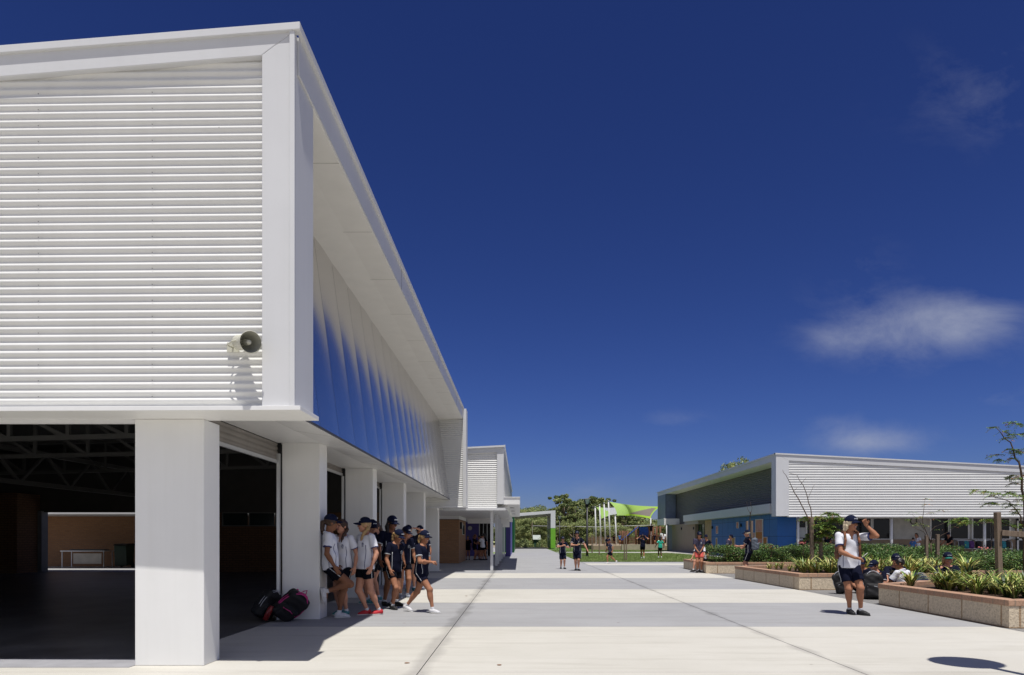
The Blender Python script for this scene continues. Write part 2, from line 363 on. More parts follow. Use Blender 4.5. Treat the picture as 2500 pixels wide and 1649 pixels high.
# grass blades on the lawn
n = 130000; P = np.zeros((n, 3)); P[:, 0] = RNG.uniform(3.3, 15, n); P[:, 1] = 36.6 + 36 * RNG.uniform(0, 1, n) ** 1.6; 
keep = ~((P[:, 1] > 58) & (P[:, 1] < 62.3)) & ~((P[:, 0] > 13.2) & (P[:, 1] > 39)); P = P[keep]; n = len(P)
h = RNG.uniform(.018, .042, n) * (1 + .4 * np.sin(P[:, 0] * 1.7) * np.sin(P[:, 1] * .9)); ang = RNG.uniform(0, PI, n); w = .013
dx = np.cos(ang) * w; dy = np.sin(ang) * w; ln = RNG.normal(0, .03, (n, 2))
V = np.zeros((n, 4, 3)); base = P.copy(); base[:, 2] = -.006
V[:, 0] = base - np.stack([dx, dy, 0 * dx], 1); V[:, 1] = base + np.stack([dx, dy, 0 * dx], 1)
tip = base + np.stack([ln[:, 0], ln[:, 1], h], 1); V[:, 2] = tip + np.stack([dx, dy, 0 * dx], 1) * .3; V[:, 3] = tip - np.stack([dx, dy, 0 * dx], 1) * .3
me = quads_mesh('grass', V, RNG.integers(0, 3, n))
o = link('grass', me, None, [mat('grass_a', (.12, .185, .04), .7), mat('grass_b', (.16, .225, .05), .7), mat('grass_c', (.23, .27, .09), .7)])
tag(o, 'short green grass growing on the lawn', kind='stuff')
# ---------------------------------------------------------------- corrugated sheets (real ridges)
def corr_x(mb, x0, x1, y, z0, ztop, pitch=.0762, amp=.009, face=-1, seg=8, mi=0, dx=None):
    """sheet in the XZ plane, ridges along X, facing -Y (face=-1). ztop(x) clips the sheet; sheets lap each dx"""
    xsn = [x0, x1] if dx is None else list(np.arange(x0, x1, dx)) + [x1]
    for a, b in zip(xsn[:-1], xsn[1:]):
        zt = min(ztop(a), ztop(b)); n = int((zt - z0) / pitch * seg) + 1
        vs = []; 
        for i in range(n + 1):
            z = min(z0 + i * pitch / seg, zt); t = 2 * PI * (z - z0) / pitch
            yy = y + face * amp * math.cos(t)
            vs += [(a, yy, z), (b, yy, z)]
        fs = [(2 * i, 2 * i + 1, 2 * i + 3, 2 * i + 2) for i in range(n)]
        mb.add(vs, fs, mi, True)
def corr_y(mb, y0, y1, x, z0, ztop, pitch=.0762, amp=.009, face=-1, seg=8, mi=0):
    zt = ztop; n = int((zt - z0) / pitch * seg) + 1; vs = []
    for i in range(n + 1):
        z = min(z0 + i * pitch / seg, zt); t = 2 * PI * (z - z0) / pitch
        xx = x + face * amp * math.cos(t); vs += [(xx, y0, z), (xx, y1, z)]
    mb.add(vs, [(2 * i, 2 * i + 2, 2 * i + 3, 2 * i + 1) for i in range(n)], mi, True)
SH = lambda x, y, z: (x, y + .02 * (-2.1 - x) if x < -2.1 else y, z)

# ================================================================ school hall (left)
hall = thing('school_hall', 'long white corrugated school hall with overhanging roof and mirrored blue side panels', 'building', (-3.2, 6.8, 0))
def H(name, mb, mats, bevel=0, parent=hall, label=None, kind=None):
    o = build(name, off(mb, hall), mats, parent, bevel=bevel)
    if label: o['label'] = label
    if kind: o['kind'] = kind
    return o
XW = -20.0; YE = 25.15
zt = lambda x: 6.05 + .064 * (x + 2.12)          # top of the frame along the front
# frame round the front gable: mitred fascia
mb = MB()
mb.prism_y([(-2.428, 2.52), (-2.12, 2.52), (-2.12, 6.05), (-2.428, 5.826)], 6.42, 7.01)
mb.prism_y([(-2.434, 5.823), (-2.126, 6.048), (-16, zt(-16)), (-16, zt(-16) - .235 + .0)], 6.42, 6.62)
mb.box(-2.162, -2.112, 6.40, 6.425, 2.52, 6.045)          # corner flashing
mb.shear(SH)
fr = H('front_frame', mb, WHITE, .006)
mb = MB(); mb.prism_y([(-2.06, 6.045), (-2.06, 6.115), (-16, zt(-16) + .065), (-16, zt(-16) - .005)], 6.388, 6.47); mb.shear(SH)
mb.box(-2.10, -2.058, 6.395, YE + .1, 6.04, 6.113)
H('roof_capping', mb, WHITE, .004)
mb = MB(); corr_x(mb, -16, -2.42, 6.485, 2.515, lambda x: zt(x) - .05, dx=.97, amp=.0112)
for x in np.arange(-15.6, -2.6, 1.1):                     # screw heads on every second ridge
    z = 2.515 + .0762 * 1.5
    while z < zt(x) - .35: mb.lathe([(.005, 0), (.005, .005), (0, .007)], (x, 6.475, z), (0, -1, 0), 6, 1, False); z += .0762 * 2
mb.shear(SH)
H('corrugated_cladding', mb, [CORR, mat('screw', (.25, .25, .25), .4, .6)])
mb = MB(); mb.box(-16, -2.045, 6.36, 6.95, 2.473, 2.514); mb.shear(lambda x, y, z: (x, y + .02 * (-2.1 - x) if x < -2.1 and y < 6.9 else y, z))
H('front_ledge', mb, PILW, .003)
mb = MB(); mb.box(-16, -3.86, 6.86, 6.90, 2.43, 2.4725); H('door_head', mb, WHITE)
# roof, with its tapering side fascia
mb = MB(); mb.prism_y([(-2.12, 5.70), (-2.12, 6.05), (XW, 6.05 - .064 * 17.88), (XW, 5.70 - .064 * 17.88)], 6.63, YE + .06)
H('roof', mb, [SOFF])
mb = MB(); mb.box(-2.118, -2.098, 6.5, YE + .06, 5.685, 6.045)
for y in (12.1, 17.7, 22.6): mb.box(-2.0985, -2.0965, y, y + .012, 5.69, 6.04, 1)
H('side_fascia', mb, [WHITE, DARK])
mb = MB(); mb.box(-3.06, -2.118, 7.0, YE, 5.675, 5.692)
for y in list(np.arange(8.0, 25, 1.8)): mb.box(-3.05, -2.12, y, y + .010, 5.673, 5.676, 1)
H('soffit', mb, [SOFF, mat('soffit_joint', (.56, .55, .51), .8)])
# mirrored panels leaning out
MIR = mat('mirror_panel', (.70, .68, .67), .19, metal=1.0, var=.015, vscale=.7)
y = 7.0; i = 0
while y < YE - .1:
    y1 = min(y + .955, YE); mb = MB(); nu, nv = 8, 14; vs = []
    for a in range(nv + 1):
        for b in range(nu + 1):
            t = a / nv; u = b / nu
            bow = .010 * math.sin(PI * u)
            x = -2.60 + (-2.985 + 2.60) * t + bow 
            vs.append((x, y + .005 + (y1 - y - .010) * u, 2.725 + (5.675 - 2.725) * t))
    fs = [(a * (nu + 1) + b, a * (nu + 1) + b + 1, (a + 1) * (nu + 1) + b + 1, (a + 1) * (nu + 1) + b) for a in range(nv) for b in range(nu)]
    mb.add(vs, fs, 0, True)
    H('mirrored_panel', mb, MIR); y = y1; i += 1
mb = MB(); mb.add([(-2.62, 7, 2.705), (-3.01, 7, 5.675), (-3.01, YE, 5.675), (-2.62, YE, 2.705)], [(0, 1, 2, 3)])
mb.box(-2.615, -2.575, 7, YE, 2.70, 2.724); H('panel_backing', mb, mat('panel_backing', (.07, .07, .08), .5))
# sloping underside below the panels, with joints
mb = MB(); mb.prism_y([(-3.15, 2.776), (-2.60, 2.690), (-2.60, 2.702), (-3.15, 2.79)], 6.96, YE)
for yy in np.arange(8.2, 25, 1.3): mb.prism_y([(-3.148, 2.7735), (-2.60, 2.6875), (-2.60, 2.6895), (-3.148, 2.7755)], yy, yy + .008, 1)
H('lower_soffit', mb, [WHITE2, mat('soffit_joint', (.56, .55, .51), .8)])
mb = MB(); mb.box(-3.80, -3.15, 7.2, 26.4, 2.775, 2.80); mb.box(-3.15, -2.6, 6.95, 7.05, 2.514, 2.80); mb.box(-3.86, -2.16, 6.93, 6.97, 2.49, 2.95)
H('bay_soffit', mb, WHITE2)
# pillars
for k in range(6):
    mb = MB()
    if k == 0: mb.box(-3.857, -3.165, 6.84, 7.20, 0, 2.472)
    else:
        y0 = 10.74 + 3.89 * (k - 1); mb.box(-3.74, -3.15, y0, y0 + .41, 0, 2.7745)
        mb.box(-3.161, -3.1485, y0 - .002, y0 + .412, .0, 2.774, 1)
    H('pillar', mb, [PILW, WHITE2], .008)
# bays: door frames, roller shutter boxes
for k in range(5):
    y0 = 7.20 + 3.9 * k + (0 if k == 0 else -.05); y1 = 10.74 + 3.89 * k
    mb = MB(); mb.box(-3.80, -3.755, y1 - .075, y1 - .018, 0, 2.6); mb.box(-3.80, -3.75, y1 - .018, y1 - .002, 0, 2.774, 1); H('door_jamb', mb, [ALU, BLACK])
    mb = MB(); mb.box(-3.80, -3.755, y0 + .01, y0 + .05, 0, 2.6); H('door_jamb', mb, [ALU, BLACK])
    z = 2.50 if k < 1 else 2.66; mb = MB(); n = int((2.775 - z) / .075) + 1
    vs = []
    for q in range(n * 4 + 1):
        zz = z + q * .075 / 4
        if zz > 2.775: break
        vs += [(-3.81 + .012 * abs(math.sin(PI * q / 4)), y0 + .03, zz), (-3.81 + .012 * abs(math.sin(PI * q / 4)), y1 - .03, zz)]
    mb.add(vs, [(2 * j, 2 * j + 1, 2 * j + 3, 2 * j + 2) for j in range(len(vs) // 2 - 1)])
    mb.box(-3.82, -3.785, y0 + .03, y1 - .03, z - .05, z, 1)
    H('roller_shutter', mb, [mat('shutter_slat', (.24, .22, .20), .5, .2), ALU])
# far end wall of the recess + its frame
mb = MB(); corr_x(mb, -3.9, -2.10, YE + .02, 2.44, lambda x: 5.70); H('end_cladding', mb, CORR)
mb = MB(); mb.box(-2.10, -1.97, YE - .02, YE + .6, 2.42, 6.04); mb.box(-4.0, -1.95, YE - .02, YE + .5, 2.40, 2.435); H('end_frame', mb, WHITE, .005)
# enclosing walls above the side bays and the hall inside
mb = MB(); mb.box(-3.78, -3.74, 7.0, 27, 2.81, 5.6); mb.box(XW, XW + .1, 7, 27, 0, 4.9)
mb.box(-16, -3.9, 7.0, 7.1, 2.5, 5.0); mb.box(XW, -16, 6.9, 7.1, 0, 4.95)
mb.box(XW, -17.95, 25.7, 25.9, 0, 4.9); mb.box(-17.95, -13.2, 25.7, 25.9, 2.25, 4.9); mb.box(-13.2, -3.78, 25.7, 25.9, 2.25, 5.4)
mb.box(XW, -3.75, 6.9, 27, 5.45, 5.5) if False else None
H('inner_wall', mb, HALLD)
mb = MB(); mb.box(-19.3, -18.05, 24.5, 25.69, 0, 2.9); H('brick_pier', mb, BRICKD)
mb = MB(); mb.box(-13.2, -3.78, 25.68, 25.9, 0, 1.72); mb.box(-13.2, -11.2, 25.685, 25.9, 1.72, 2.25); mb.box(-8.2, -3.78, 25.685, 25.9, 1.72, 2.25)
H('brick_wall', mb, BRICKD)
mb = MB()
for q in range(3):
    x = -11.2 + q; mb.box(x, x + .96, 25.7, 25.72, 1.74, 2.22, 1)
    for a, b, c, d in ((x, x + 1, 1.72, 1.76), (x, x + 1, 2.21, 2.25), (x, x + .04, 1.76, 2.21)): mb.box(a, b, 25.66, 25.70, c, d)
H('high_window', mb, [mat('dim_frame', (.12, .12, .12), .5), mat('dim_glass', (.02, .03, .03), .1)])
mb = MB(); mb.box(-18.15, -17.92, 25.55, 25.70, 0, 2.3); mb.box(-17.93, -17.9, 25.55, 25.9, 0, 2.26); H('door_jamb', mb, mat('jamb_grey', (.16, .17, .18), .5))
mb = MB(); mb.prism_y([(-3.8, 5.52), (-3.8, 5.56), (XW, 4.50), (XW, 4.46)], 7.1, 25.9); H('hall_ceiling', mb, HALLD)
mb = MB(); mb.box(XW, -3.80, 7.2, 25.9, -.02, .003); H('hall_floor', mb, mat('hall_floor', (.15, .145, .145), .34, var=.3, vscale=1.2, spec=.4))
mb = MB(); mb.box(-16.2, -3.86, 6.74, 7.2, -.02, .006); H('door_sill', mb, mat('sill_concrete', (.32, .32, .34), .7))
# steel roof trusses
def truss(y, x0, x1, z0, z1, w=.07, n=12):
    mb = MB(); mb.bar((x0, y, z0), (x1, y, z0 + .35), w); mb.bar((x0, y, z1), (x1, y, z1 + .35), w)
    for q in range(n + 1):
        t = q / n; xa = x0 + (x1 - x0) * t; za = .35 * t
        mb.bar((xa, y, z0 + za), (xa, y, z1 + za), w * .7)
        if q < n:
            xb = x0 + (x1 - x0) * (q + 1) / n; mb.bar((xa, y, z1 + za), (xb, y, z0 + .35 * (q + 1) / n), w * .7)
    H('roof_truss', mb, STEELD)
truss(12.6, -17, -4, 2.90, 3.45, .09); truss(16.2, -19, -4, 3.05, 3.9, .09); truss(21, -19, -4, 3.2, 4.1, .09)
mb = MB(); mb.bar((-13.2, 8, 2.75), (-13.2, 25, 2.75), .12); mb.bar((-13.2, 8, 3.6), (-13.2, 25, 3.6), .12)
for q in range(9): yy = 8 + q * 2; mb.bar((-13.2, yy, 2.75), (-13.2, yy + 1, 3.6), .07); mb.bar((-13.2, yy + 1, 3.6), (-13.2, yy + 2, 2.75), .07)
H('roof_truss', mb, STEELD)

# service court behind the hall, seen through the far door
rb = thing('service_building', 'brown brick building with white fascia seen through the dark hall', 'building', (-16, 31, 0))
mb = MB(); mb.box(-24, -8, 30.9, 31.1, 0, 2.6); build('brick_wall', off(mb, rb), BRICK, rb)
mb = MB(); mb.box(-24, -8, 28.0, 31.2, 2.26, 2.52); build('canopy', off(mb, rb), WHITE, rb)
tb = thing('trestle_table', 'grey trestle table with a white board beneath, by the brown brick wall', 'table', (-18.75, 29.6, 0))
mb = MB(); mb.box(-.95, .95, -.35, .35, .70, .74); build('table_top', mb, ALU, tb)
for a in (-.9, .88):
    for b in (-.32, .3): mb = MB(); mb.box(a, a + .03, b, b + .03, 0, .70); build('leg', mb, ALU, tb)
mb = MB(); mb.box(-.35, .85, -.40, -.37, .18, .62); build('modesty_panel', mb, mat('board', (.45, .42, .38), .6), tb)
mb = MB(); mb.box(-.7, .75, -.1, .3, .741, .80); build('folded_cloth', mb, mat('grey_cloth', (.18, .17, .16), .9), tb)
wb = thing('wheelie_bin', 'dark green wheelie bin beside the trestle table', 'bin', (-17.2, 29.7, 0))
mb = MB(); mb.prism_x([(-.28, .08), (.24, .08), (.32, .95), (-.34, .95)], -.26, .26); build('bin_body', mb, mat('bin_green', (.012, .03, .018), .5), wb, bevel=.02)
mb = MB(); mb.prism_x([(-.38, .951), (.34, .951), (.30, 1.04), (-.30, 1.02)], -.29, .29); build('lid', mb, mat('bin_lid', (.01, .012, .01), .5), wb, bevel=.02)
for s in (-.27, .22): mb = MB(); mb.tube([(s, .22, .1), (s + .05, .22, .1)], .1, 14, 0, True, False); build('wheel', mb, BLACK, wb)

# horn loudspeaker on the front cladding
hs_ = thing('horn_loudspeaker', 'round beige horn loudspeaker fixed high on the white corrugated wall', 'loudspeaker', (-2.61, 6.47, 3.10))
HB = mat('horn_beige', (.54, .53, .44), .45, var=.05); HI = mat('horn_inside', (.30, .30, .25), .6)
ax = Vector((.66, -.70, -.18)).normalized(); c0 = Vector((-.04, -.035, .02))
mb = MB(); mb.lathe([(.0, 0), (.060, 0), (.070, .015), (.072, .13), (.074, .15), (.080, .20), (.094, .27), (.100, .285), (.101, .29), (.098, .291)], c0, ax, 40)
build('horn_body', mb, HB, hs_)
mb = MB(); mb.lathe([(.097, .289), (.088, .26), (.070, .20), (.05, .14), (.0, .13)], c0, ax, 40); build('horn_mouth', mb, HI, hs_)
mb = MB(); mb.lathe([(.034, .13), (.030, .17), (.024, .24), (.022, .252), (.014, .26), (0, .262)], c0, ax, 28); build('driver', mb, HB, hs_)
mb = MB(); mb.tube([(-.10, -.006, -.02), (-.12, -.10, -.02), (-.05, -.16, 0), (.02, -.17, 0.01)], .008, 8); mb.box(-.16, -.05, -.012, .0, -.06, .03); mb.tube([(.03, -.18, 0), (.08, -.1, .0), (.04, -.01, -.03)], .007, 8)
build('bracket', mb, HB, hs_)

# ================================================================ classroom block beyond the hall (left, further)
blk = thing('classroom_block', 'smaller white corrugated block standing beyond the long hall', 'building', (-1.5, 27, 0))
def B(name, mb, mats, bevel=0, parent=None, label=None):
    o = build(name, off(mb, blk), mats, blk, bevel=bevel)
    if label: o['label'] = label
    return o
zb = lambda x: 4.80 + .05 * (x + .61)
mb = MB(); mb.prism_y([(-.884, 2.60), (-.62, 2.60), (-.62, 4.80), (-.884, 4.60)], 26.40, 27.0); mb.prism_y([(-.886, 4.598), (-.622, 4.798), (-6, zb(-6)), (-6, zb(-6) - .20)], 26.40, 26.6); B('front_frame', mb, WHITE, .005)
mb = MB(); mb.prism_y([(-.58, 4.80), (-.58, 4.865), (-6, zb(-6) + .06), (-6, zb(-6))], 26.32, 26.5); mb.box(-.60, -.56, 26.3, 52, 4.79, 4.87); B('roof_capping', mb, WHITE)
mb = MB(); corr_x(mb, -6, -.87, 26.46, 2.44, lambda x: zb(x) - .12, dx=.8); B('corrugated_cladding', mb, CORR)
mb = MB(); mb.box(-2.95, -.55, 26.25, 27.2, 2.345, 2.44); B('front_ledge', mb, WHITE, .003)
mb = MB(); mb.box(-6, -.62, 27.01, 52, 2.60, 4.78); mb.box(-.63, -.605, 27, 52, 2.88, 4.79, 1)
for y in np.arange(29, 52, 2.4): mb.box(-.606, -.603, y, y + .015, 2.9, 4.79, 2)
B('upper_wall', mb, [WHITE2, mat('pale_side_board', (.50, .50, .47), .6), DARK])
mb = MB(); mb.box(-.62, .0, 26.65, 42.2, 2.59, 2.86); mb.box(-.64, .015, 26.62, 42.2, 2.86, 2.885); B('canopy', mb, WHITE2, .004)
for y in (29.5, 33, 37): mb = MB(); mb.cyl((-.33, y, 2.575), .09, .014, 16); B('downlight', mb, BLACK)
mb = MB(); mb.box(-6, -.5, 27.2, 47.88, 2.40, 2.59); mb.box(-3.0, -.72, 39.3, 39.6, 2.12, 2.40); mb.box(-1.6, -.66, 44, 44.3, 1.98, 2.5); B('verandah_ceiling', mb, WHITE2)
mb = MB(); mb.box(-5.5, -3.09, 34.6, 39.0, 0, 2.22); B('brick_wall', mb, BRICK)
mb = MB(); mb.box(-5.5, -3.08, 34.58, 39.02, 2.222, 2.40); mb.box(-5.5, -3.075, 34.56, 39.03, 2.215, 2.235, 1); B('brick_wall_trim', mb, [WHITE2, DARK])
mb = MB(); mb.box(-3.088, -3.06, 36.6, 37.7, 1.45, 2.0); mb.box(-3.06, -3.05, 36.62, 37.68, 1.48, 1.97, 1); B('side_window', mb, [ALU, GLASSD])
mb = MB(); mb.box(-3.088, -2.98, 35.2, 35.35, 1.75, 2.1); mb.box(-2.98, -2.94, 35.22, 35.33, 1.78, 2.07, 1); B('wall_light', mb, [BLACK, mat('opal', (.6, .6, .6), .3)], .01)
PURD = mat('indigo_shaded_violet', (.045, .035, .17), .55); PUR = mat('violet_board', (.15, .13, .55), .5)
mb = MB(); mb.box(-5.0, -2.9, 48.7, 48.9, 0, 2.5); B('indigo_wall', mb, PURD)
mb = MB(); mb.lathe([(0, 0), (.15, 0), (.15, .05), (.13, .055), (0, .055)], (-3.55, 48.68, 1.98), (0, -1, 0), 24); B('wall_clock', mb, mat('clock_face', (.35, .35, .34), .4))
mb = MB(); mb.box(-2.9, -2.0, 48.7, 48.8, 0, 2.5); 
for x in (-2.9, -2.62, -2.35, -2.03): mb.box(x, x + .05, 48.66, 48.70, 0, 2.4, 1)
B('glazed_screen', mb, [GLASSD, ALU])
mb = MB(); mb.box(-.99, -.66, 47.9, 58, 0, 2.78); mb.box(-.658, -.645, 47.9, 58, 0, 2.78, 1); B('violet_wall', mb, [PURD, PUR])  # one violet wall; the dark front has verandah shade put into its colour
for i, (y, x) in enumerate(((26.9, -1.105), (31.6, -1.09), (33.7, -1.07), (37.6, -1.08), (42.0, -1.1), (45.8, -1.05))):
    mb = MB(); mb.box(x - .055, x + .055, y, y + .11, 0, 2.40 if i else 2.344); B('verandah_post', mb, WHITE, .006)
mb = MB(); mb.box(-.62, -.50, 60, 80, 0, 3.1); mb.box(-.5, -.485, 60, 80, 1.5, 1.56, 1); mb.box(-.5, -.48, 60, 60.2, 0, 3.1, 1); mb.box(-2.0, -.6, 60, 60.2, 0, 3.1)
B('green_wall', mb, [mat('bottle_green', (.006, .075, .022), .35), mat('green_trim', (.02, .2, .07), .4)])
mb = MB(); mb.box(-3.2, -1.1, 55.5, 55.6, .001, .004); 

# ================================================================ green and white portal
po = thing('garden_portal', 'white and lime green portal frame spanning the end of the path', 'portal', (3.9, 82, 0))
mb = MB(); mb.prism_y([(-1.2, 3.75), (-1.2, 4.12), (4.18, 4.52), (4.18, 2.44), (3.63, 2.44), (3.63, 4.15)], 80, 90.2); build('white_frame', off(mb, po), [WHITE], po, bevel=.01)
mb = MB(); mb.box(3.632, 4.178, 80.01, 90.19, .08, 2.44); build('green_leg', off(mb, po), [mat('lime_paint', (.17, .42, .035), .45)], po)
for y in (80.3, 88): mb = MB(); mb.box(3.75, 4.05, y, y + .3, 0, .08); build('foot_plate', off(mb, po), ALU, po)
mb = MB(); mb.box(-1.25, -1.0, 80, 90, 0, 4.1); build('far_leg', off(mb, po), mat('bottle_green', (.006, .075, .022), .35), po)

# ================================================================ classroom building (right)
cls = thing('classroom_building', 'white corrugated classroom building with a blue corner wall and covered walkway', 'building', (14.3, 38.1, 0))
def K(name, mb, mats, bevel=0, label=None, kind=None):
    o = build(name, off(mb, cls), mats, cls, bevel=bevel)
    if label: o['label'] = label
    return o
zr = lambda x: 6.02 - .0514 * (x - 14.3); XR = 46
mb = MB(); mb.prism_y([(14.30, 2.50), (15.02, 2.50), (15.02, 5.60), (14.30, 5.95)], 38.1, 38.8); mb.prism_y([(14.302, 5.948), (15.022, 5.60), (XR, zr(XR) - .36), (XR, zr(XR) - .05)], 38.1, 38.4); K('front_frame', mb, WHITE, .008)
mb = MB(); mb.prism_y([(14.24, 5.95), (14.24, 6.03), (XR, zr(XR) + .01), (XR, zr(XR) - .05)], 38.06, 38.2); mb.box(14.24, 14.30, 38.0, 71, 5.93, 6.02); K('roof_capping', mb, WHITE)
mb = MB(); corr_x(mb, 15.0, XR, 38.15, 2.50, lambda x: zr(x) - .25, pitch=.139, amp=.0095, dx=2.0, seg=10); K('corrugated_cladding', mb, CORR)
mb = MB(); mb.box(15.0, XR, 38.1, 38.34, 2.455, 2.50); K('cladding_sill', mb, WHITE)
mb = MB(); mb.prism_y([(14.31, 5.62), (14.31, 5.94), (XR, zr(XR) - .05), (XR, zr(XR) - .4)], 38.42, 70.8); K('roof', mb, SOFF)
mb = MB(); mb.box(14.295, 14.32, 38.5, 70.8, 5.60, 5.94); K('side_fascia', mb, WHITE)
mb = MB(); corr_y(mb, 38.85, 67, 15.35, 2.55, 5.64, pitch=.139, amp=.02); mb.box(15.38, 15.5, 38.6, 67.0, 2.5, 5.6, 1); K('dark_cladding', mb, [CORRG, DARK])
mb = MB(); mb.box(14.32, 15.4, 67.0, 67.1, 3.1, 5.62); mb.box(14.30, 14.36, 67.0, 70.8, 2.9, 5.62); mb.box(15.3, 15.5, 67, 70.8, 0, 5.6); K('end_wall', mb, mat('blue_grey_board', (.16, .20, .27), .5))
mb = MB(); mb.box(13.9, 15.45, 65.6, 69, 2.55, 3.15); mb.box(13.85, 13.95, 65.5, 66, 2.5, 3.2); K('end_canopy', mb, WHITE2)
mb = MB(); mb.box(14.36, 15.45, 39.25, 60, 2.72, 3.26); K('side_canopy', mb, WHITE, .006)
mb = MB(); mb.box(14.6, 15.4, 56, 60.5, 2.45, 2.72); K('canopy_beam', mb, mat('canopy_shade', (.38, .34, .30), .6))
BLUE = mat('blue_board', (.022, .14, .45), .45, var=.04)
mb = MB(); mb.box(15.0, 16.1, 39.75, 53.4, 0, 2.70)
for y in np.arange(41.0, 53.3, 1.36): mb.box(14.9975, 15.0, y, y + .02, .0, 2.7, 1)
for z in (.35, 1.37, 2.38): mb.box(14.9972, 15.0, 39.75, 53.4, z, z + .02, 1)
for z in (.35, 1.37): mb.box(15.0, 16.09, 39.747, 39.75, z, z + .02, 1)
K('blue_wall', mb, [BLUE, mat('blue_joint', (.008, .035, .11), .6)])
TANW = mat('tan_render', (.34, .27, .20), .85, var=.04, bump=.15)
mb = MB(); mb.box(15.0, 15.4, 53.4, 55.3, 0, 2.70); K('tan_pier', mb, mat('ochre_render', (.45, .31, .17), .85))
mb = MB(); mb.box(14.95, 15.4, 58.2, 67.0, 0, 2.56); K('tan_wall', mb, TANW)
mb = MB(); mb.box(15.25, 15.35, 55.3, 58.2, 0, 2.6)
for y in (55.3, 56.2, 57.2, 58.1): mb.box(15.2, 15.25, y, y + .06, 0, 2.6, 1)
K('glazed_door', mb, [mat('green_glass', (.03, .08, .03), .06, spec=.5), mat('dark_frame', (.05, .05, .05), .4)])
for (x, y, z) in ((14.94, 63, 2.15), (14.94, 58.6, 2.12), (14.98, 53.1, 2.1), (14.98, 46.2, 2.14)):
    mb = MB(); mb.lathe([(0, 0), (.12, 0), (.12, .05), (.10, .07), (0, .07)], (x, y, z), (-1, 0, 0), 16); K('wall_light', mb, BLACK)
# abstract painted panels on the blue wall (a plain stand-in in the same colours)
ART = [mat('art_pink', (.72, .40, .34), .7, col2=(.50, .20, .17), vscale=9, stretch=(1, 1, .2)), mat('art_rust', (.55, .12, .04), .7, col2=(.50, .26, .04), vscale=7), mat('art_ochre', (.65, .52, .12), .7, col2=(.45, .16, .07), vscale=9, stretch=(1, 1, .2)), mat('art_grey', (.42, .43, .38), .7, col2=(.06, .08, .07), vscale=9), mat('art_red', (.60, .07, .06), .7, col2=(.65, .38, .3), vscale=8)]
MAT_RIM = mat('art_rim', (.75, .70, .68), .6)
def art(y0, y1, z0, z1, cells):
    a = thing('art_panel', '', 'wall art', (14.99, (y0 + y1) / 2, z0)); mb = MB(); mb.box(-.03, 0.0, y0 - a.location.y, y1 - a.location.y, 0, z1 - z0); build('rim', mb, MAT_RIM, a)
    for (u0, u1, v0, v1, k) in cells:
        mb = MB(); h = y1 - y0; w = z1 - z0; mb.box(-.036, -.03, (y0 + u0 * h) - a.location.y, (y0 + u1 * h) - a.location.y, v0 * w, v1 * w); build('painted_field', mb, ART[k], a)
    return a
YA = lambda px: 15.0 * 1667 / (px - 1269)
def artpx(x0, x1, z0, z1, cells, label): tag(art(YA(x1), YA(x0), z0, z1, cells), label, 'wall art')
f1 = [(.12, .88, .04, .96)]
def one(k): return [(.14, .86, .05, .95, k)]
artpx(1845.2, 1864, .95, 2.46, [(.08, .92, .48, .97, 0), (.08, .92, .02, .17, 4), (.08, .92, .18, .47, 1)], 'tallest pink and rust coloured art panel on the blue wall')
artpx(1837, 1845, .95, 1.62, [(.1, .9, .03, .97, 0)], 'pink and white art panel directly left of the tallest panel')
artpx(1839, 1846, .25, .94, one(4), 'dark red art panel low on the blue wall left of the grey one')
artpx(1847, 1863.5, .40, .94, [(.05, .95, .06, .94, 3)], 'wide grey and cream art panel below the tallest panel')
artpx(1864.4, 1874.6, .15, 1.35, [(.1, .9, .05, .6, 4), (.1, .9, .62, .97, 1)], 'narrow red art panel to the right of the grey one')
artpx(1875, 1885, .45, .96, [(.08, .5, .08, .92, 3), (.5, .92, .08, .92, 2)], 'small ochre art panel nearest the corner of the blue wall')
artpx(1787, 1796, .35, 1.33, one(2), 'yellow art panel alone in the middle of the blue wall')
artpx(1798.8, 1804.6, 1.94, 2.38, one(4), 'small red framed art panel highest on the blue wall')
artpx(1749, 1754, 1.6, 2.2, one(4), 'small red art panel near the far end of the blue wall')
artpx(1748.5, 1752.5, .3, 1.3, one(2), 'thin ochre art panel near the far end of the blue wall')
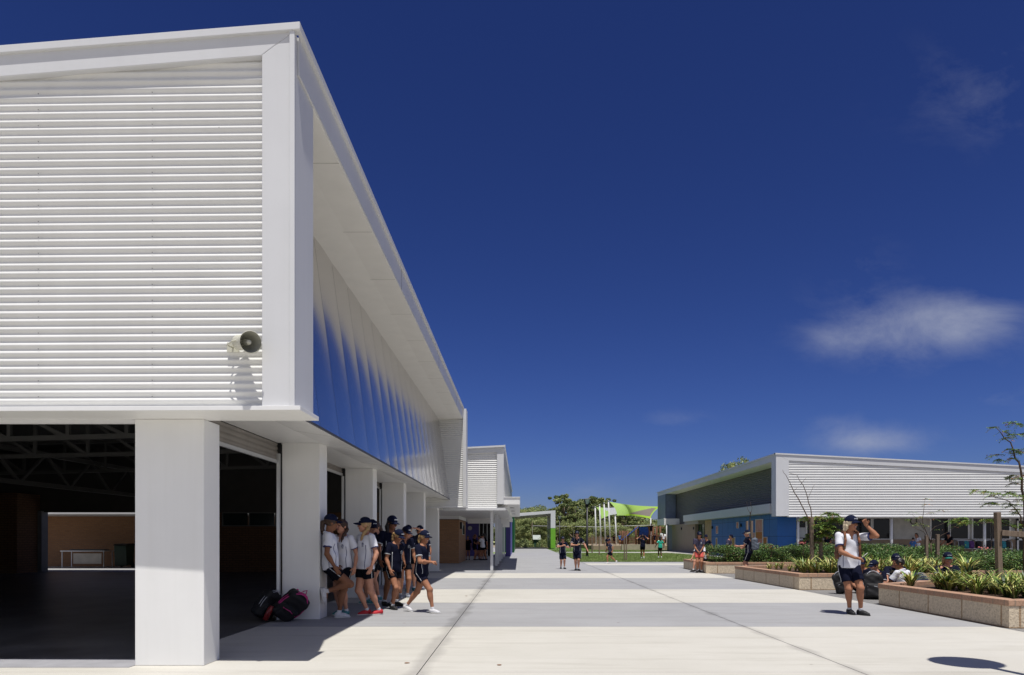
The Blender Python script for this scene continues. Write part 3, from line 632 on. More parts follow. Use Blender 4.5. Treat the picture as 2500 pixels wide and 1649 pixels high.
# windows, doors and walls under the covered walkway
mb = MB(); mb.box(16.1, XR, 38.34, 40.6, 2.42, 2.455); K('walkway_ceiling', mb, WHITE2)
def px(x, Y=40.3): return (x - 1269) * Y / 1667
YG = 40.3
mb = MB(); mb.box(px(1969), XR, YG, YG + .2, 0, 1.20); K('brick_dado', mb, mat('dado_brick', (.34, .25, .17), .85, var=.05))
panels = [(1936, 1969, 'door'), (1970, 2126, 'glass'), (2132, 2172, 'glass'), (2183, 2272, 'board'), (2274, 2315, 'glass'), (2321, 2363, 'glass'), (2376, 2419, 'glass'), (2423, 2464, 'glass'), (2480, 2530, 'door'), (2532, 2700, 'board'), (2700, 2900, 'glass')]
mb = MB(); mb.box(16.1, XR, YG + .05, YG + .15, 1.2, 2.44); K('window_wall', mb, mat('frame_white', (.55, .54, .50), .5))
for a, b, k in panels:
    xa, xb = px(a), px(b); mb = MB()
    if k == 'glass':
        mb.box(xa, xb, YG + .01, YG + .048, 1.24, 2.40); w = K('window_pane', mb, GLASSD)
        mb = MB(); mb.box(xa - .09, xa, YG - .02, YG + .049, 1.2, 2.44); mb.box(xb, xb + .09, YG - .02, YG + .049, 1.2, 2.44); mb.box(xa, xb, YG - .02, YG + .03, 1.19, 1.24); K('window_frame', mb, WHITE2)
    elif k == 'board': mb.box(xa, xb, YG, YG + .049, 1.21, 2.43); K('wall_board', mb, mat('beige_board', (.50, .48, .43), .7))
    else:
        mb.box(xa, xb, YG - .10, YG - .04, 0, 2.38); K('glazed_door', mb, GLASSD)
        mb = MB()
        for p, q in ((xa, xa + .1), (xb - .1, xb)): mb.box(p, q, YG - .12, YG - .03, 0, 2.44)
        mb.box(xa, xb, YG - .12, YG - .03, 1.15, 1.25); mb.box(xa, xb, YG - .12, YG - .03, 2.3, 2.44); K('door_frame', mb, WHITE2)
        mb = MB(); mb.box(xa + .35, xa + .68, YG - .108, YG - .101, 1.3, 1.9); mb.box(xa + .12, xa + .3, YG - .108, YG - .101, 1.35, 1.8, 1); K('notice', mb, [mat('paper', (.6, .62, .62), .8), mat('paper2', (.5, .45, .25), .8)])
mb = MB(); mb.lathe([(.17, 0), (.2, .01), (.2, .04), (.17, .05)], (px(2230), YG - .06, 2.28), (0, 1, 0), 24); K('wall_ring', mb, BLACK)
for x in (1948.5, 2176.6, 2403.8, 2640):
    X = (x - 1269) * 38.55 / 1667; mb = MB(); mb.cyl((X, 38.55, 0), .075, 2.455, 20); mb.box(X - .1, X + .1, 38.45, 38.65, 2.2, 2.455) if False else None; K('walkway_post', mb, WHITE)
# small distant street lamp etc. come with the grounds
# ---------------------------------------------------------------- planters
AGG = brickmat('limestone_block', (.68, .57, .42), (.63, .53, .385), (.40, .28, .17), .88, 2.0, .018, axis='XZ', bump=1.0)
def aggmat():
    m = AGG; nt = m.node_tree; N = nt.nodes; L = nt.links; b = N['Principled BSDF']
    tc = N.new('ShaderNodeTexCoord'); v = N.new('ShaderNodeTexNoise'); v.inputs['Scale'].default_value = 38; v.inputs['Detail'].default_value = 8; v.inputs['Roughness'].default_value = .75
    L.new(tc.outputs['Object'], v.inputs[0]); cr = N.new('ShaderNodeValToRGB'); cr.color_ramp.elements[0].position = .36; cr.color_ramp.elements[0].color = (.10, .08, .06, 1); cr.color_ramp.elements[1].position = .43; cr.color_ramp.elements[1].color = (1, 1, 1, 1)
    L.new(v.outputs[0], cr.inputs[0]); old = b.inputs['Base Color'].links[0].from_socket
    mx = N.new('ShaderNodeMix'); mx.data_type = 'RGBA'; mx.blend_type = 'MULTIPLY'; mx.inputs[0].default_value = .8; L.new(old, mx.inputs[6]); L.new(cr.outputs[0], mx.inputs[7]); L.new(mx.outputs[2], b.inputs['Base Color'])
aggmat()
CAPA = brickmat('brick_capping', (.47, .29, .19), (.40, .23, .145), (.34, .24, .17), .235, .5, .012, axis='XZ', bump=.2)
SOIL = mat('mulch', (.14, .085, .05), .95, var=.3, vscale=14, bump=.8, bscale=30, col2=(.05, .03, .02))
def planter(label, poly, cap=.12, h=.40):
    """poly: counter-clockwise outline (x, y); walls .2 thick with a brick capping that juts a little"""
    cx = min(p[0] for p in poly); cy = min(p[1] for p in poly)
    t = thing('planter', label, 'planter', (cx, cy, 0), 0, 'raised limestone planters edged with brick')
    P = [Vector((p[0] - cx, p[1] - cy)) for p in poly]; n = len(P)
    def inset(d):
        o = []
        for i in range(n):
            a, b, c = P[i - 1], P[i], P[(i + 1) % n]; e1 = (b - a).normalized(); e2 = (c - b).normalized()
            n1 = Vector((-e1.y, e1.x)); n2 = Vector((-e2.y, e2.x)); bs = (n1 + n2); k = d / max(.2, (1 + n1.dot(n2))); o.append(b + bs * k)
        return o
    def ring(mb, o1, o2, z0, z1):
        vs = [(p.x, p.y, z) for o in (o1, o2) for z in (z0, z1) for p in o]; fs = []
        for i in range(n):
            j = (i + 1) % n
            fs += [(i, j, j + n, i + n), (2 * n + j, 2 * n + i, 3 * n + i, 3 * n + j), (n + i, n + j, 3 * n + j, 3 * n + i), (j, i, 2 * n + i, 2 * n + j)]
        mb.add(vs, fs)
    mb = MB(); ring(mb, inset(.012), inset(.2), 0, h - .085); build('wall', mb, AGG, t)
    mb = MB(); ring(mb, inset(0), inset(.23), h - .085, h); build('brick_edge', mb, CAPA, t, bevel=.006)
    mb = MB(); mb.add([(p.x, p.y, h - .07) for p in inset(.19)], [tuple(range(n))]); build('soil', mb, SOIL, t)
    return t
planter('nearest planter with strappy plants at the lower right edge of the forecourt', [(6.92, 9.66), (7.1, 9.66), (16.6, 9.4), (16.6, 13.3), (8.3, 14.2), (6.92, 13.19)])
planter('middle planter with strappy plants and a staked sapling behind the walking boy', [(6.88, 16.83), (11.6, 16.83), (11.6, 21.2), (9.2, 22.6), (6.76, 21.49)])
planter('long planter filled with a clipped hedge at the right behind the seated boys', [(11.62, 18.25), (26, 18.25), (26, 23.2), (11.62, 23.2)])
planter('far planter with a dense hedge beside the boys at the wall', [(6.73, 24.7), (16.5, 24.7), (16.5, 29.5), (6.87, 28.7)])
planter('low far planter in front of the covered walkway posts', [(18.5, 30.0), (34, 30.0), (34, 32.0), (18.5, 32.0)])

# ---------------------------------------------------------------- hedges: leafy masses
HL = [mat('hedge_dark', (.04, .10, .018), .55, var=.1), mat('hedge_mid', (.08, .17, .03), .5, var=.1), mat('hedge_light', (.19, .28, .07), .5, var=.1), mat('hedge_new', (.22, .14, .07), .6)]
def hedge(label, x0, x1, y0, y1, z0, z1, n, seed=1, size=.055, edge=None):
    r = np.random.default_rng(seed)
    cx, cy = (x0 + x1) / 2, (y0 + y1) / 2
    top = lambda X, Y: z1 - .10 + .09 * np.sin(X * 2.3 + seed) * np.cos(Y * 1.9) + .07 * np.sin(X * 5.1) + (0 if edge is None else edge(X))
    X = r.uniform(x0, x1, n); Y = y0 + (y1 - y0) * r.uniform(0, 1, n) ** 1.7; T = top(X, Y)
    u = r.uniform(0, 1, n); face = r.uniform(0, 1, n)
    Z = np.where(face < .45, T - .12 * u ** 2 + r.normal(0, .02, n), z0 + (T - z0) * u)
    Y = np.where((face >= .45) & (face < .85), y0 + r.exponential(.09, n) + .05 * np.sin(X * 7 + Z * 9), Y)
    X = np.where(face > .93, x0 + r.exponential(.09, n), X)
    P = np.stack([X - cx, Y - cy, Z - z0], 1)
    V = leaves(P, size, .55, r, up=.3)
    me = quads_mesh('hedge', V, r.choice(4, n, p=[.33, .36, .28, .03]))
    o = link('hedge', me, None, HL); o.location = (cx, cy, z0); tag(o, label, 'hedge')
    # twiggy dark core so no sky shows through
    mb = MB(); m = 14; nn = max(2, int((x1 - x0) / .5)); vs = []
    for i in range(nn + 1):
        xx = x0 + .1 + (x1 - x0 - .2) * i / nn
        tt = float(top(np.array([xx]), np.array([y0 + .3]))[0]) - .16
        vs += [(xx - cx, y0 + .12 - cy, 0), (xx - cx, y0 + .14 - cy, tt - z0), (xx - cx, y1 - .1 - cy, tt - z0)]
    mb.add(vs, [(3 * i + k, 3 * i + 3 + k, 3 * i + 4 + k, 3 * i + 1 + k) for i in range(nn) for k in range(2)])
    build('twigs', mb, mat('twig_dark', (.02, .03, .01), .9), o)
    return o
hedge('dense hedge in the far planter in front of the blue wall', 7.55, 16.3, 24.95, 29.0, .36, 1.02, 30000, 1)
hedge('long clipped hedge in the planter behind the seated boys', 11.9, 25.8, 18.55, 22.6, .36, .93, 60000, 2, .045, lambda X: np.where(X > 17.5, -.10, 0) + np.where(X < 13, -.12, 0))
hedge('low hedge behind the staked sapling in the middle planter', 9.2, 11.7, 20.1, 21.6, .36, .86, 8000, 3)

# ---------------------------------------------------------------- strappy plants
SL = [mat('strap_green', (.17, .27, .05), .45, var=.1), mat('strap_yellow', (.58, .57, .18), .45, var=.1), mat('strap_dark', (.03, .06, .015), .5), mat('strap_dry', (.25, .17, .08), .8)]
def strap_mesh(seed, n=58, h=.42, spread=.42, w=.013, pal=(.40, .40, .13, .07)):
    r = random.Random(seed); V = []; F = []; MI = []
    for i in range(n):
        a = r.uniform(0, 2 * PI); L = h * r.uniform(.6, 1.15); s = spread * r.uniform(.3, 1.1); k = r.choices(range(4), pal)[0]
        d = Vector((math.cos(a), math.sin(a), 0)); p = Vector((-d.y, d.x, 0)); st = d * r.uniform(0, .05); o = len(V); m = 6; ww = w * r.uniform(.7, 1.3)
        dr = r.uniform(.5, 1.3)
        for j in range(m + 1):
            t = j / m; q = st + d * s * t ** 1.5 + Vector((0, 0, L * (t * 1.25 - dr * .62 * t ** 3))); q.z = max(q.z, .005)
            wd = ww * (1 - t ** 3) * (.6 + .4 * min(1, t * 4)) + .0008
            V += [q - p * wd, q + p * wd]
        for j in range(m): F.append((o + 2 * j, o + 2 * j + 1, o + 2 * j + 3, o + 2 * j + 2)); MI.append(k)
    me = bpy.data.meshes.new('strappy_plant'); me.from_pydata([tuple(v) for v in V], [], F); me.polygons.foreach_set('material_index', MI); me.polygons.foreach_set('use_smooth', [True] * len(F)); me.update()
    for m_ in SL: me.materials.append(m_)
    return me
SM = [strap_mesh(s) for s in range(6)] + [strap_mesh(20 + s, 34, .34, .28, .011) for s in range(3)]
def clumps(spots, label, group, z=.33):
    for i, (x, y, sc, k) in enumerate(spots):
        o = bpy.data.objects.new('strappy_plant', SM[k % len(SM)]); COL.objects.link(o); o.location = (x, y, z); o.rotation_euler = (0, 0, i * 2.4); o.scale = (sc, sc, sc)
        tag(o, label, 'plant', group)
r = random.Random(5); sp = []
for row, y in enumerate((9.95, 10.3, 10.65, 11.0, 11.4, 11.8, 12.2, 12.6, 13.0)):
    x = 7.68 - row * .02 + (.17 if row % 2 else 0)
    while x < 8.0 + row * .24: sp.append((x + r.uniform(-.08, .08), y + r.uniform(-.12, .12), r.uniform(.75, 1.05), r.randrange(6))); x += .36
sp.append((7.5, 11.2, .75, 1)); sp.append((7.6, 12.1, .9, 3)); sp.append((7.9, 12.7, 1.1, 2))
clumps(sp, 'arching yellow and green strappy plant in the nearest planter', 'strappy plants in the nearest planter')
sp = []
for row, y in enumerate((17.3, 17.8, 18.4, 19.1)):
    x = 7.5 + .1 * row
    while x < 11.4: sp.append((x + r.uniform(-.08, .08), y + r.uniform(-.1, .1), r.uniform(.95, 1.3), r.randrange(6))); x += .38
clumps(sp, 'yellow green strappy plant in the middle planter', 'strappy plants in the middle planter')
sp = [(7.3 + r.uniform(0, 1.0), 18.6 + i * .27 + r.uniform(-.1, .1), r.uniform(.6, .9), 6 + i % 3) for i in range(9)]
clumps(sp, 'small sparse grassy plant at the far end of the middle planter', 'small sparse plants in the middle planter')

# ---------------------------------------------------------------- saplings with stakes
TW = mat('twig_bark', (.10, .065, .045), .8, var=.15)
LF = [mat('feather_green', (.20, .32, .06), .5), mat('feather_dark', (.10, .18, .035), .5), mat('feather_red', (.32, .14, .06), .6), mat('feather_yellow', (.32, .33, .08), .5)]
def fronds(P0, n, seed, size=.05, reach=.22, pal=(.45, .3, .1, .15)):
    """feathery leaf sprays around the points P0"""
    r = np.random.default_rng(seed); out = []; mi = []
    for p in P0:
        for _ in range(n):
            a = r.uniform(0, 2 * PI); d = np.array([math.cos(a), math.sin(a), r.uniform(-.35, .25)]); L_ = reach * r.uniform(.5, 1.1); k = r.choice(4, p=pal)
            side = np.array([-d[1], d[0], 0])
            for t in np.linspace(.15, 1, 7):
                c = np.array(p) + d * L_ * t + np.array([0, 0, -.25 * L_ * t * t])
                for s in (-1, 1):
                    w = side * s * size * (1.1 - .5 * t); b = d * size * .28; dz = np.array([0, 0, r.normal(0, .3) * size])
                    out.append([c, c + w * .5 + b, c + w + dz, c + w * .5 - b]); mi.append(k)
    return np.array(out), np.array(mi)
def sapling(label, loc, limbs, tips, nf, seed, stakes=(), size=.05, reach=.22, z=.33, rail=None, name='young_tree'):
    t = thing(name, label, 'tree', (loc[0], loc[1], z)); mb = MB()
    for pts, r0, r1 in limbs:
        m = len(pts); q = []
        for i in range(m - 1):     # curve a little between the points
            a, b = Vector(pts[i]), Vector(pts[i + 1]); q += [a, a.lerp(b, .5) + Vector((math.sin(i * 3 + seed) * .02, .015, .0))]
        q.append(Vector(pts[-1])); k = len(q); mb.tube(q, [r0 + (r1 - r0) * i / (k - 1) for i in range(k)], 7)
    build('trunk', mb, TW, t)
    if tips:
        V, mi = fronds(tips, nf, seed, size, reach); me = quads_mesh('leaves', V, mi); link('leaves', me, t, LF)
    return t
def stake(label, x, y, z0, z1, w=.07, lean=0, group=None):
    mb = MB(); mb.bar((0, 0, 0), (lean, 0, z1 - z0), w, w); o = build('tree_stake', mb, TIMBER, None, bevel=.006); o.location = (x, y, z0); tag(o, label, 'stake', group); return o
S = lambda px_, py_, Y: ((px_ - 1269) * Y / 1667, Y, 1.28 + (1314 - py_) * Y / 1667)
def rel(o, pts, Y, dy=None):
    res = []
    for i, (a, b) in enumerate(pts):
        x, y, z = S(a, b, Y); res.append((x - o[0], (dy[i] if dy else .04 * math.sin(i * 2.1 + a)), z - .33))
    return res
# sapling in the middle planter (two stakes)
Y = 18.9; o = (S(1985, 1340, Y)[0], Y)
L1 = [(rel(o, [(1985, 1375), (1984, 1330), (1974, 1270), (1948, 1215), (1935, 1190), (1920, 1160), (1912, 1147)], Y), .022, .004),
      (rel(o, [(1986, 1372), (1990, 1310), (1980, 1262), (1979, 1240), (1973, 1215), (1960, 1185), (1945, 1160), (1928, 1155)], Y), .020, .004),
      (rel(o, [(1955, 1184), (1968, 1167)], Y), .007, .003), (rel(o, [(1973, 1216), (1984, 1195), (1990, 1183)], Y), .006, .003), (rel(o, [(1937, 1203), (1948, 1190)], Y), .006, .003),
      (rel(o, [(1988, 1330), (2000, 1290), (2015, 1262), (2030, 1255)], Y), .014, .004), (rel(o, [(1988, 1345), (2010, 1300), (2035, 1275)], Y), .012, .004)]
tips = rel(o, [(1975, 1262), (1985, 1268), (1998, 1262), (2008, 1276), (2020, 1266), (2030, 1256), (2036, 1268), (2042, 1272), (1990, 1283), (2003, 1292), (2015, 1284), (1992, 1302), (2006, 1306), (1988, 1312), (1998, 1318), (2022, 1252), (2028, 1290), (2012, 1298), (2046, 1266)], Y, [RNG.uniform(-.3, .3) for _ in range(19)])
sapling('leafy young tree between two stakes in the middle planter', o, L1, tips, 26, 3, size=.052, reach=.28)
tips2 = rel(o, [(1948, 1170), (1978, 1192), (1972, 1194), (1962, 1195), (1912, 1150), (1915, 1162)], Y)
stake('left weathered stake of the leafy sapling in the middle planter', S(1978, 0, 18.9)[0], 18.8, .33, S(0, 1264, 18.9)[2], .085)
stake('right weathered stake of the leafy sapling in the middle planter', S(2004, 0, 19.1)[0], 19.1, .33, S(0, 1292, 19.1)[2], .08)
# thin sapling in front of the blue wall
Y = 26.4; o = (S(1834, 1340, Y)[0], Y)
sapling('thin bare sapling in front of the blue wall', o, [(rel(o, [(1834, 1372), (1834, 1300), (1832, 1260), (1832, 1250)], Y), .022, .013), (rel(o, [(1832, 1258), (1826, 1245), (1823, 1225)], Y), .010, .004), (rel(o, [(1832, 1255), (1836, 1240), (1833, 1225)], Y), .010, .004)],
        rel(o, [(1832, 1238), (1833, 1270)], Y), 2, 8, size=.02, reach=.07)
stake('left brown stake of the bare sapling by the blue wall', S(1824, 0, 26.3)[0], 26.3, .33, S(0, 1273, 26.3)[2], .08)
stake('right brown stake of the bare sapling by the blue wall', S(1835.5, 0, 26.6)[0], 26.6, .33, S(0, 1272, 26.6)[2], .08)
# sapling before the walkway
Y = 20.6; o = (S(2273, 1340, Y)[0], Y)
P_ = [(2273, 1372), (2272, 1325)]
sapling('spreading young tree with two short stakes rising from the long hedge', o, [(rel(o, P_, Y), .022, .018), (rel(o, [(2272, 1325), (2258, 1295), (2251, 1270), (2255, 1240), (2262, 1215)], Y), .014, .003), (rel(o, [(2272, 1325), (2256, 1298), (2230, 1288), (2222, 1286)], Y), .009, .003),
        (rel(o, [(2272, 1320), (2290, 1312), (2312, 1300), (2330, 1287)], Y), .009, .003), (rel(o, [(2273, 1322), (2273, 1300), (2282, 1286), (2300, 1280), (2325, 1270)], Y), .010, .003), (rel(o, [(2258, 1295), (2240, 1268), (2228, 1255)], Y), .007, .003)],
        rel(o, [(2262, 1218), (2255, 1232), (2230, 1250), (2240, 1262), (2218, 1268), (2225, 1282), (2245, 1278), (2255, 1284), (2285, 1268), (2276, 1252), (2292, 1247), (2322, 1272), (2326, 1270), (2288, 1293), (2330, 1286)], Y, [RNG.uniform(-.25, .25) for _ in range(15)]), 5, 9, size=.034, reach=.17)
stake('short left stake of the spreading young tree in the long hedge', S(2262, 0, 20.5)[0], 20.5, .33, S(0, 1308, 20.5)[2], .08)
stake('short right stake of the spreading young tree in the long hedge', S(2289, 0, 20.5)[0], 20.5, .33, S(0, 1305, 20.5)[2], .09)
# the near tree at the right edge with its timber frame
Y = 12.4; o = (S(2500, 1400, Y)[0], Y)
L4 = [(rel(o, [(2504, 1420), (2502, 1300), (2500, 1220), (2494, 1170), (2485, 1130), (2478, 1110), (2470, 1080), (2450, 1060), (2436, 1045)], Y), .028, .005),
      (rel(o, [(2502, 1285), (2490, 1262), (2475, 1240), (2462, 1225), (2440, 1218), (2420, 1212)], Y), .014, .004), (rel(o, [(2503, 1320), (2480, 1290), (2460, 1280), (2430, 1275), (2400, 1278), (2380, 1270)], Y), .012, .004),
      (rel(o, [(2490, 1180), (2476, 1178)], Y), .006, .003), (rel(o, [(2474, 1108), (2455, 1105)], Y), .006, .003), (rel(o, [(2462, 1072), (2472, 1066)], Y), .005, .003), (rel(o, [(2498, 1212), (2520, 1190)], Y), .008, .004)]
tp = [(2440, 1040), (2450, 1036), (2463, 1040), (2458, 1052), (2447, 1066), (2468, 1068), (2474, 1064), (2470, 1096), (2482, 1098), (2476, 1104), (2452, 1107), (2462, 1118), (2490, 1104), (2470, 1120), (2478, 1166), (2486, 1160), (2492, 1178), (2480, 1168),
      (2395, 1200), (2402, 1194), (2420, 1200), (2430, 1206), (2444, 1208), (2456, 1206), (2466, 1212), (2424, 1228), (2440, 1226), (2452, 1230), (2462, 1234), (2470, 1244), (2488, 1252), (2478, 1200), (2340, 1272), (2352, 1278), (2362, 1272), (2375, 1275), (2366, 1264), (2356, 1268), (2384, 1270), (2395, 1272), (2450, 1276), (2460, 1282), (2456, 1270), (2498, 1220), (2505, 1160), (2510, 1130)]
sapling('tall feathery young tree at the right edge beside a timber post', o, L4, rel(o, tp, Y, [RNG.uniform(-.25, .25) for _ in tp]), 9, 12, size=.036, reach=.16)
stk = thing('timber_tree_guard', 'dark weathered post with a cross rail guarding the tree at the right edge', 'tree guard', (S(2441, 0, 12.0)[0], 12.0, .33))
mb = MB(); mb.bar((0, 0, 0), (-.045, 0, S(0, 1251, 12.0)[2] - .33), .080, .09); build('post', mb, TIMBER, stk, bevel=.008)
mb = MB(); mb.bar((-.02, -.075, 1.04), (1.2, -.35, .93), .05, .095); build('cross_rail', mb, TIMBER, stk, bevel=.005)
mb = MB(); mb.bar((1.2, -.3, 0), (1.2, -.3, 1.3), .095, .10); build('post', mb, TIMBER, stk, bevel=.008)
# flowering stems in the hedge
for i, (a, b, Y) in enumerate(((1882, 1336, 25.0), (1960, 1326, 24.9), (2402, 1338, 19.2))):
    x, y, z = S(a, b, Y); t = thing('flowering_stem', ['pink flowering stem above the far hedge', 'pink flowering stem beside the first walkway post', 'pink flowering stem above the long hedge at the right'][i], 'plant', (x, Y, .36))
    mb = MB(); mb.tube([(0, 0, 0), (.03, 0, (z - .36) * .6), (0, 0, z - .36)], .006, 5); mb.tube([(0, 0, .3), (.12, 0, z - .40)], .005, 5); build('stem', mb, TW, t)
    P0 = np.array([(RNG.normal(0, .10), RNG.normal(0, .05), z - .36 + RNG.normal(0, .035)) for _ in range(30)]); me = quads_mesh('flower', leaves(P0, .05, .8)); link('flower', me, t, [mat('petal_pink', (.55, .16, .14), .6)])

# ---------------------------------------------------------------- big trees behind
GL = [mat('gum_dark', (.075, .12, .035), .6, var=.1), mat('gum_mid', (.20, .255, .085), .55, var=.1), mat('gum_light', (.38, .42, .16), .55, var=.1), mat('gum_bronze', (.26, .19, .08), .6, var=.1)]
GB = mat('gum_bark', (.20, .15, .11), .85, var=.25, vscale=3)
def tree_proto(seed, H, Wd, nclump, per, leaf, pal=(.3, .38, .27, .05), low=.25, name='gum_tree', trunk=.16, col=False):
    r = np.random.default_rng(seed); t = thing(name, 'tree', 'tree')
    mb = MB(); tips = []
    mb.tube([(0, 0, 0), (.1, 0, H * .3), (-.1, .1, H * .6), (0, 0, H * .85)], [trunk, trunk * .8, trunk * .5, trunk * .15], 7)
    for k in range(9):
        a = k * 2.4 + r.uniform(0, 1); h0 = H * r.uniform(.15, .6); h1 = h0 + H * r.uniform(.15, .35); rr = Wd * r.uniform(.3, .8)
        p = (math.cos(a) * rr, math.sin(a) * rr, h1); mb.tube([(0, 0, h0), (p[0] * .5, p[1] * .5, h0 + (h1 - h0) * .65), p], [trunk * .45, trunk * .3, trunk * .1], 5); tips.append(p)
    build('trunk', mb, GB, t)
    C = []; 
    for k in range(nclump):
        if k < len(tips) * 2: c = np.array(tips[k % len(tips)]) + r.normal(0, .3, 3)
        else:
            z = r.uniform(low, .97); w = Wd * (math.sin(PI * min(1, (z - low * .6) / (1.02 - low * .6))) ** .6); a = r.uniform(0, 2 * PI); q = w * r.uniform(.35, 1) ** .6
            c = np.array([math.cos(a) * q, math.sin(a) * q, z * H])
        C.append((c, r.uniform(.35, .85) * Wd * .36))
    Ps = []; K = []
    for c, s in C:
        d = r.normal(size=(per, 3)); d /= np.linalg.norm(d, axis=1)[:, None]; d *= (r.uniform(.55, 1, (per, 1))) * s; d[:, 2] *= .72
        Ps.append(c + d); b = r.choice([0, 1, 2]); kk = r.choice(4, per, p=pal); kk = np.where(r.uniform(0, 1, per) < .45, b, kk); K.append(kk)
    P = np.concatenate(Ps); K = np.concatenate(K); keep = P[:, 2] > .2; P = P[keep]; K = K[keep]
    me = quads_mesh('crown', leaves(P, leaf, .5, r, droop=.3), K); link('crown', me, t, GL)
    return t
T = [tree_proto(31, 9, 2.5, 80, 300, .21), tree_proto(32, 8, 3.2, 90, 300, .21, low=.10), tree_proto(33, 7, 3.4, 95, 300, .20, (.14, .36, .42, .08), low=.03), tree_proto(34, 9.5, 1.8, 64, 300, .20, low=.2)]
def place(k, px_, Y, h, w=None, label='', rz=0, grp='gum trees beyond the lawn', used=set()):
    base = [9, 8, 7, 9.5][k]; s = h / base; w = w or s; x = (px_ - 1269) * Y / 1667
    if k in used: o = dup(T[k], (x, Y, 0), rz, label, grp, (w, w, s))
    else: used.add(k); o = T[k]; o.location = (x, Y, 0); o.rotation_euler = (0, 0, rz); o.scale = (w, w, s); o['label'] = label; o['group'] = grp
hgt = lambda py, Y: 1.28 + (1314 - py) * Y / 1667
for i, (k, a, py, Y, w, lab) in enumerate((
    (2, 1286, 1238, 118, 1.2, 'broad olive tree seen above the white portal beam'), (2, 1318, 1234, 124, 1.2, 'rounded tree behind the right part of the portal opening'), (1, 1240, 1243, 122, 1.1, 'tree partly hidden by the far white canopy'),
    (3, 1366, 1208, 112, 1.0, 'tall narrow gum tree rising just right of the portal'), (3, 1388, 1217, 110, 1.1, 'slim gum tree between the portal and the tall lamp'), (1, 1352, 1250, 116, 1.0, 'low bushy tree right behind the portal leg'),
    (0, 1412, 1219, 114, 1.0, 'gum tree with open crown behind the tall street lamp'), (1, 1428, 1240, 108, .9, 'dense gum tree right of the tall street lamp'), (0, 1462, 1214, 112, 1.25, 'wide gum tree behind the leaning white sail masts'),
    (1, 1496, 1240, 116, 1.1, 'dark gum tree beneath the lime green sail'), (0, 1530, 1252, 112, 1.1, 'gum tree seen below the middle of the sail'), (2, 1560, 1280, 110, .9, 'low tree behind the blue playground slide'),
    (1, 1597, 1270, 118, .9, 'tree close to the end of the right building'), (2, 1450, 1268, 100, .9, 'low olive bush tree behind the sail masts'), (2, 1400, 1272, 98, .8, 'low olive bush tree behind the walking boys'),
    (2, 1300, 1262, 100, .9, 'pale olive tree filling the portal opening'), (1, 1268, 1258, 104, .9, 'dark tree at the left side of the portal opening'), (3, 1377, 1206, 106, .95, 'tallest slim gum tree directly right of the portal'), (3, 1404, 1228, 104, .8, 'slender gum tree just left of the tall lamp'), (3, 1447, 1211, 107, .85, 'slender gum tree between tall lamp and the first mast'), (3, 1477, 1215, 105, .9, 'slender gum tree rising behind the second and third masts'), (3, 1521, 1240, 106, .8, 'slender gum tree beneath the middle of the lime sail'), (1, 1640, 1285, 120, 1.0, 'tree half hidden behind the tan wall'), (2, 1500, 1282, 96, .8, 'low tree behind the playground fence'))):
    place(k, a, Y, hgt(py, Y), w, lab, i * 1.3)
o = dup(T[2], ((1811 - 1269) * 84 / 1667, 84, 0), 1.0, 'pale green tree top showing above the roof of the right building', 'gum trees beyond the lawn', (.95, .95, hgt(1118, 84) / 7))
place(1, 1745, 96, hgt(1170, 96), .5, 'small tree tip just above the right building roof', 2)
# scrub behind, one mass
r = np.random.default_rng(77); n = 42000; X = r.uniform(-40, 60, n); Yy = r.uniform(128, 150, n); top = 3.6 + 1.6 * np.sin(X * .33) + .8 * np.sin(X * 1.1 + 1); Z = r.uniform(0, 1, n) ** .7 * top
me = quads_mesh('distant_trees', leaves(np.stack([X, Yy, Z], 1), .9, .6, r), r.choice(4, n, p=[.4, .35, .22, .03])); o = link('distant_trees', me, None, GL); tag(o, 'far belt of bushland trees closing the view', 'trees', kind='stuff')
# shrubs by the path end
def shrub(label, x, y, s, seed, group='round shrubs at the end of the path'):
    r = np.random.default_rng(seed); n = 1500; d = r.normal(size=(n, 3)); d /= np.linalg.norm(d, axis=1)[:, None]; d *= r.uniform(.7, 1, (n, 1)) * s * (1 + .2 * np.sin(d[:, :1] * 5 + seed)); d[:, 2] = np.abs(d[:, 2]) * .85
    me = quads_mesh('shrub', leaves(d, .16, .5, r), r.choice(4, n, p=[.25, .4, .33, .02])); o = link('shrub', me, None, GL); o.location = (x, y, 0); tag(o, label, 'shrub', group)
for i, (a, Y, s, lab) in enumerate(((1268, 92, 1.5, 'largest round shrub at the left of the portal opening'), (1284, 95, 1.1, 'medium round shrub in the portal opening'), (1297, 93, .9, 'small shrub left of the little shed'), (1316, 94, 1.0, 'small shrub just right of the little shed'), (1326, 93, 1.4, 'big shrub beside the green portal leg'), (1363, 97, 1.2, 'shrub between the portal leg and the two walking boys'), (1420, 98, 1.4, 'shrub beyond the lawn right of the tall lamp'))):
    shrub(lab, (a - 1269) * Y / 1667, Y, s, 100 + i)
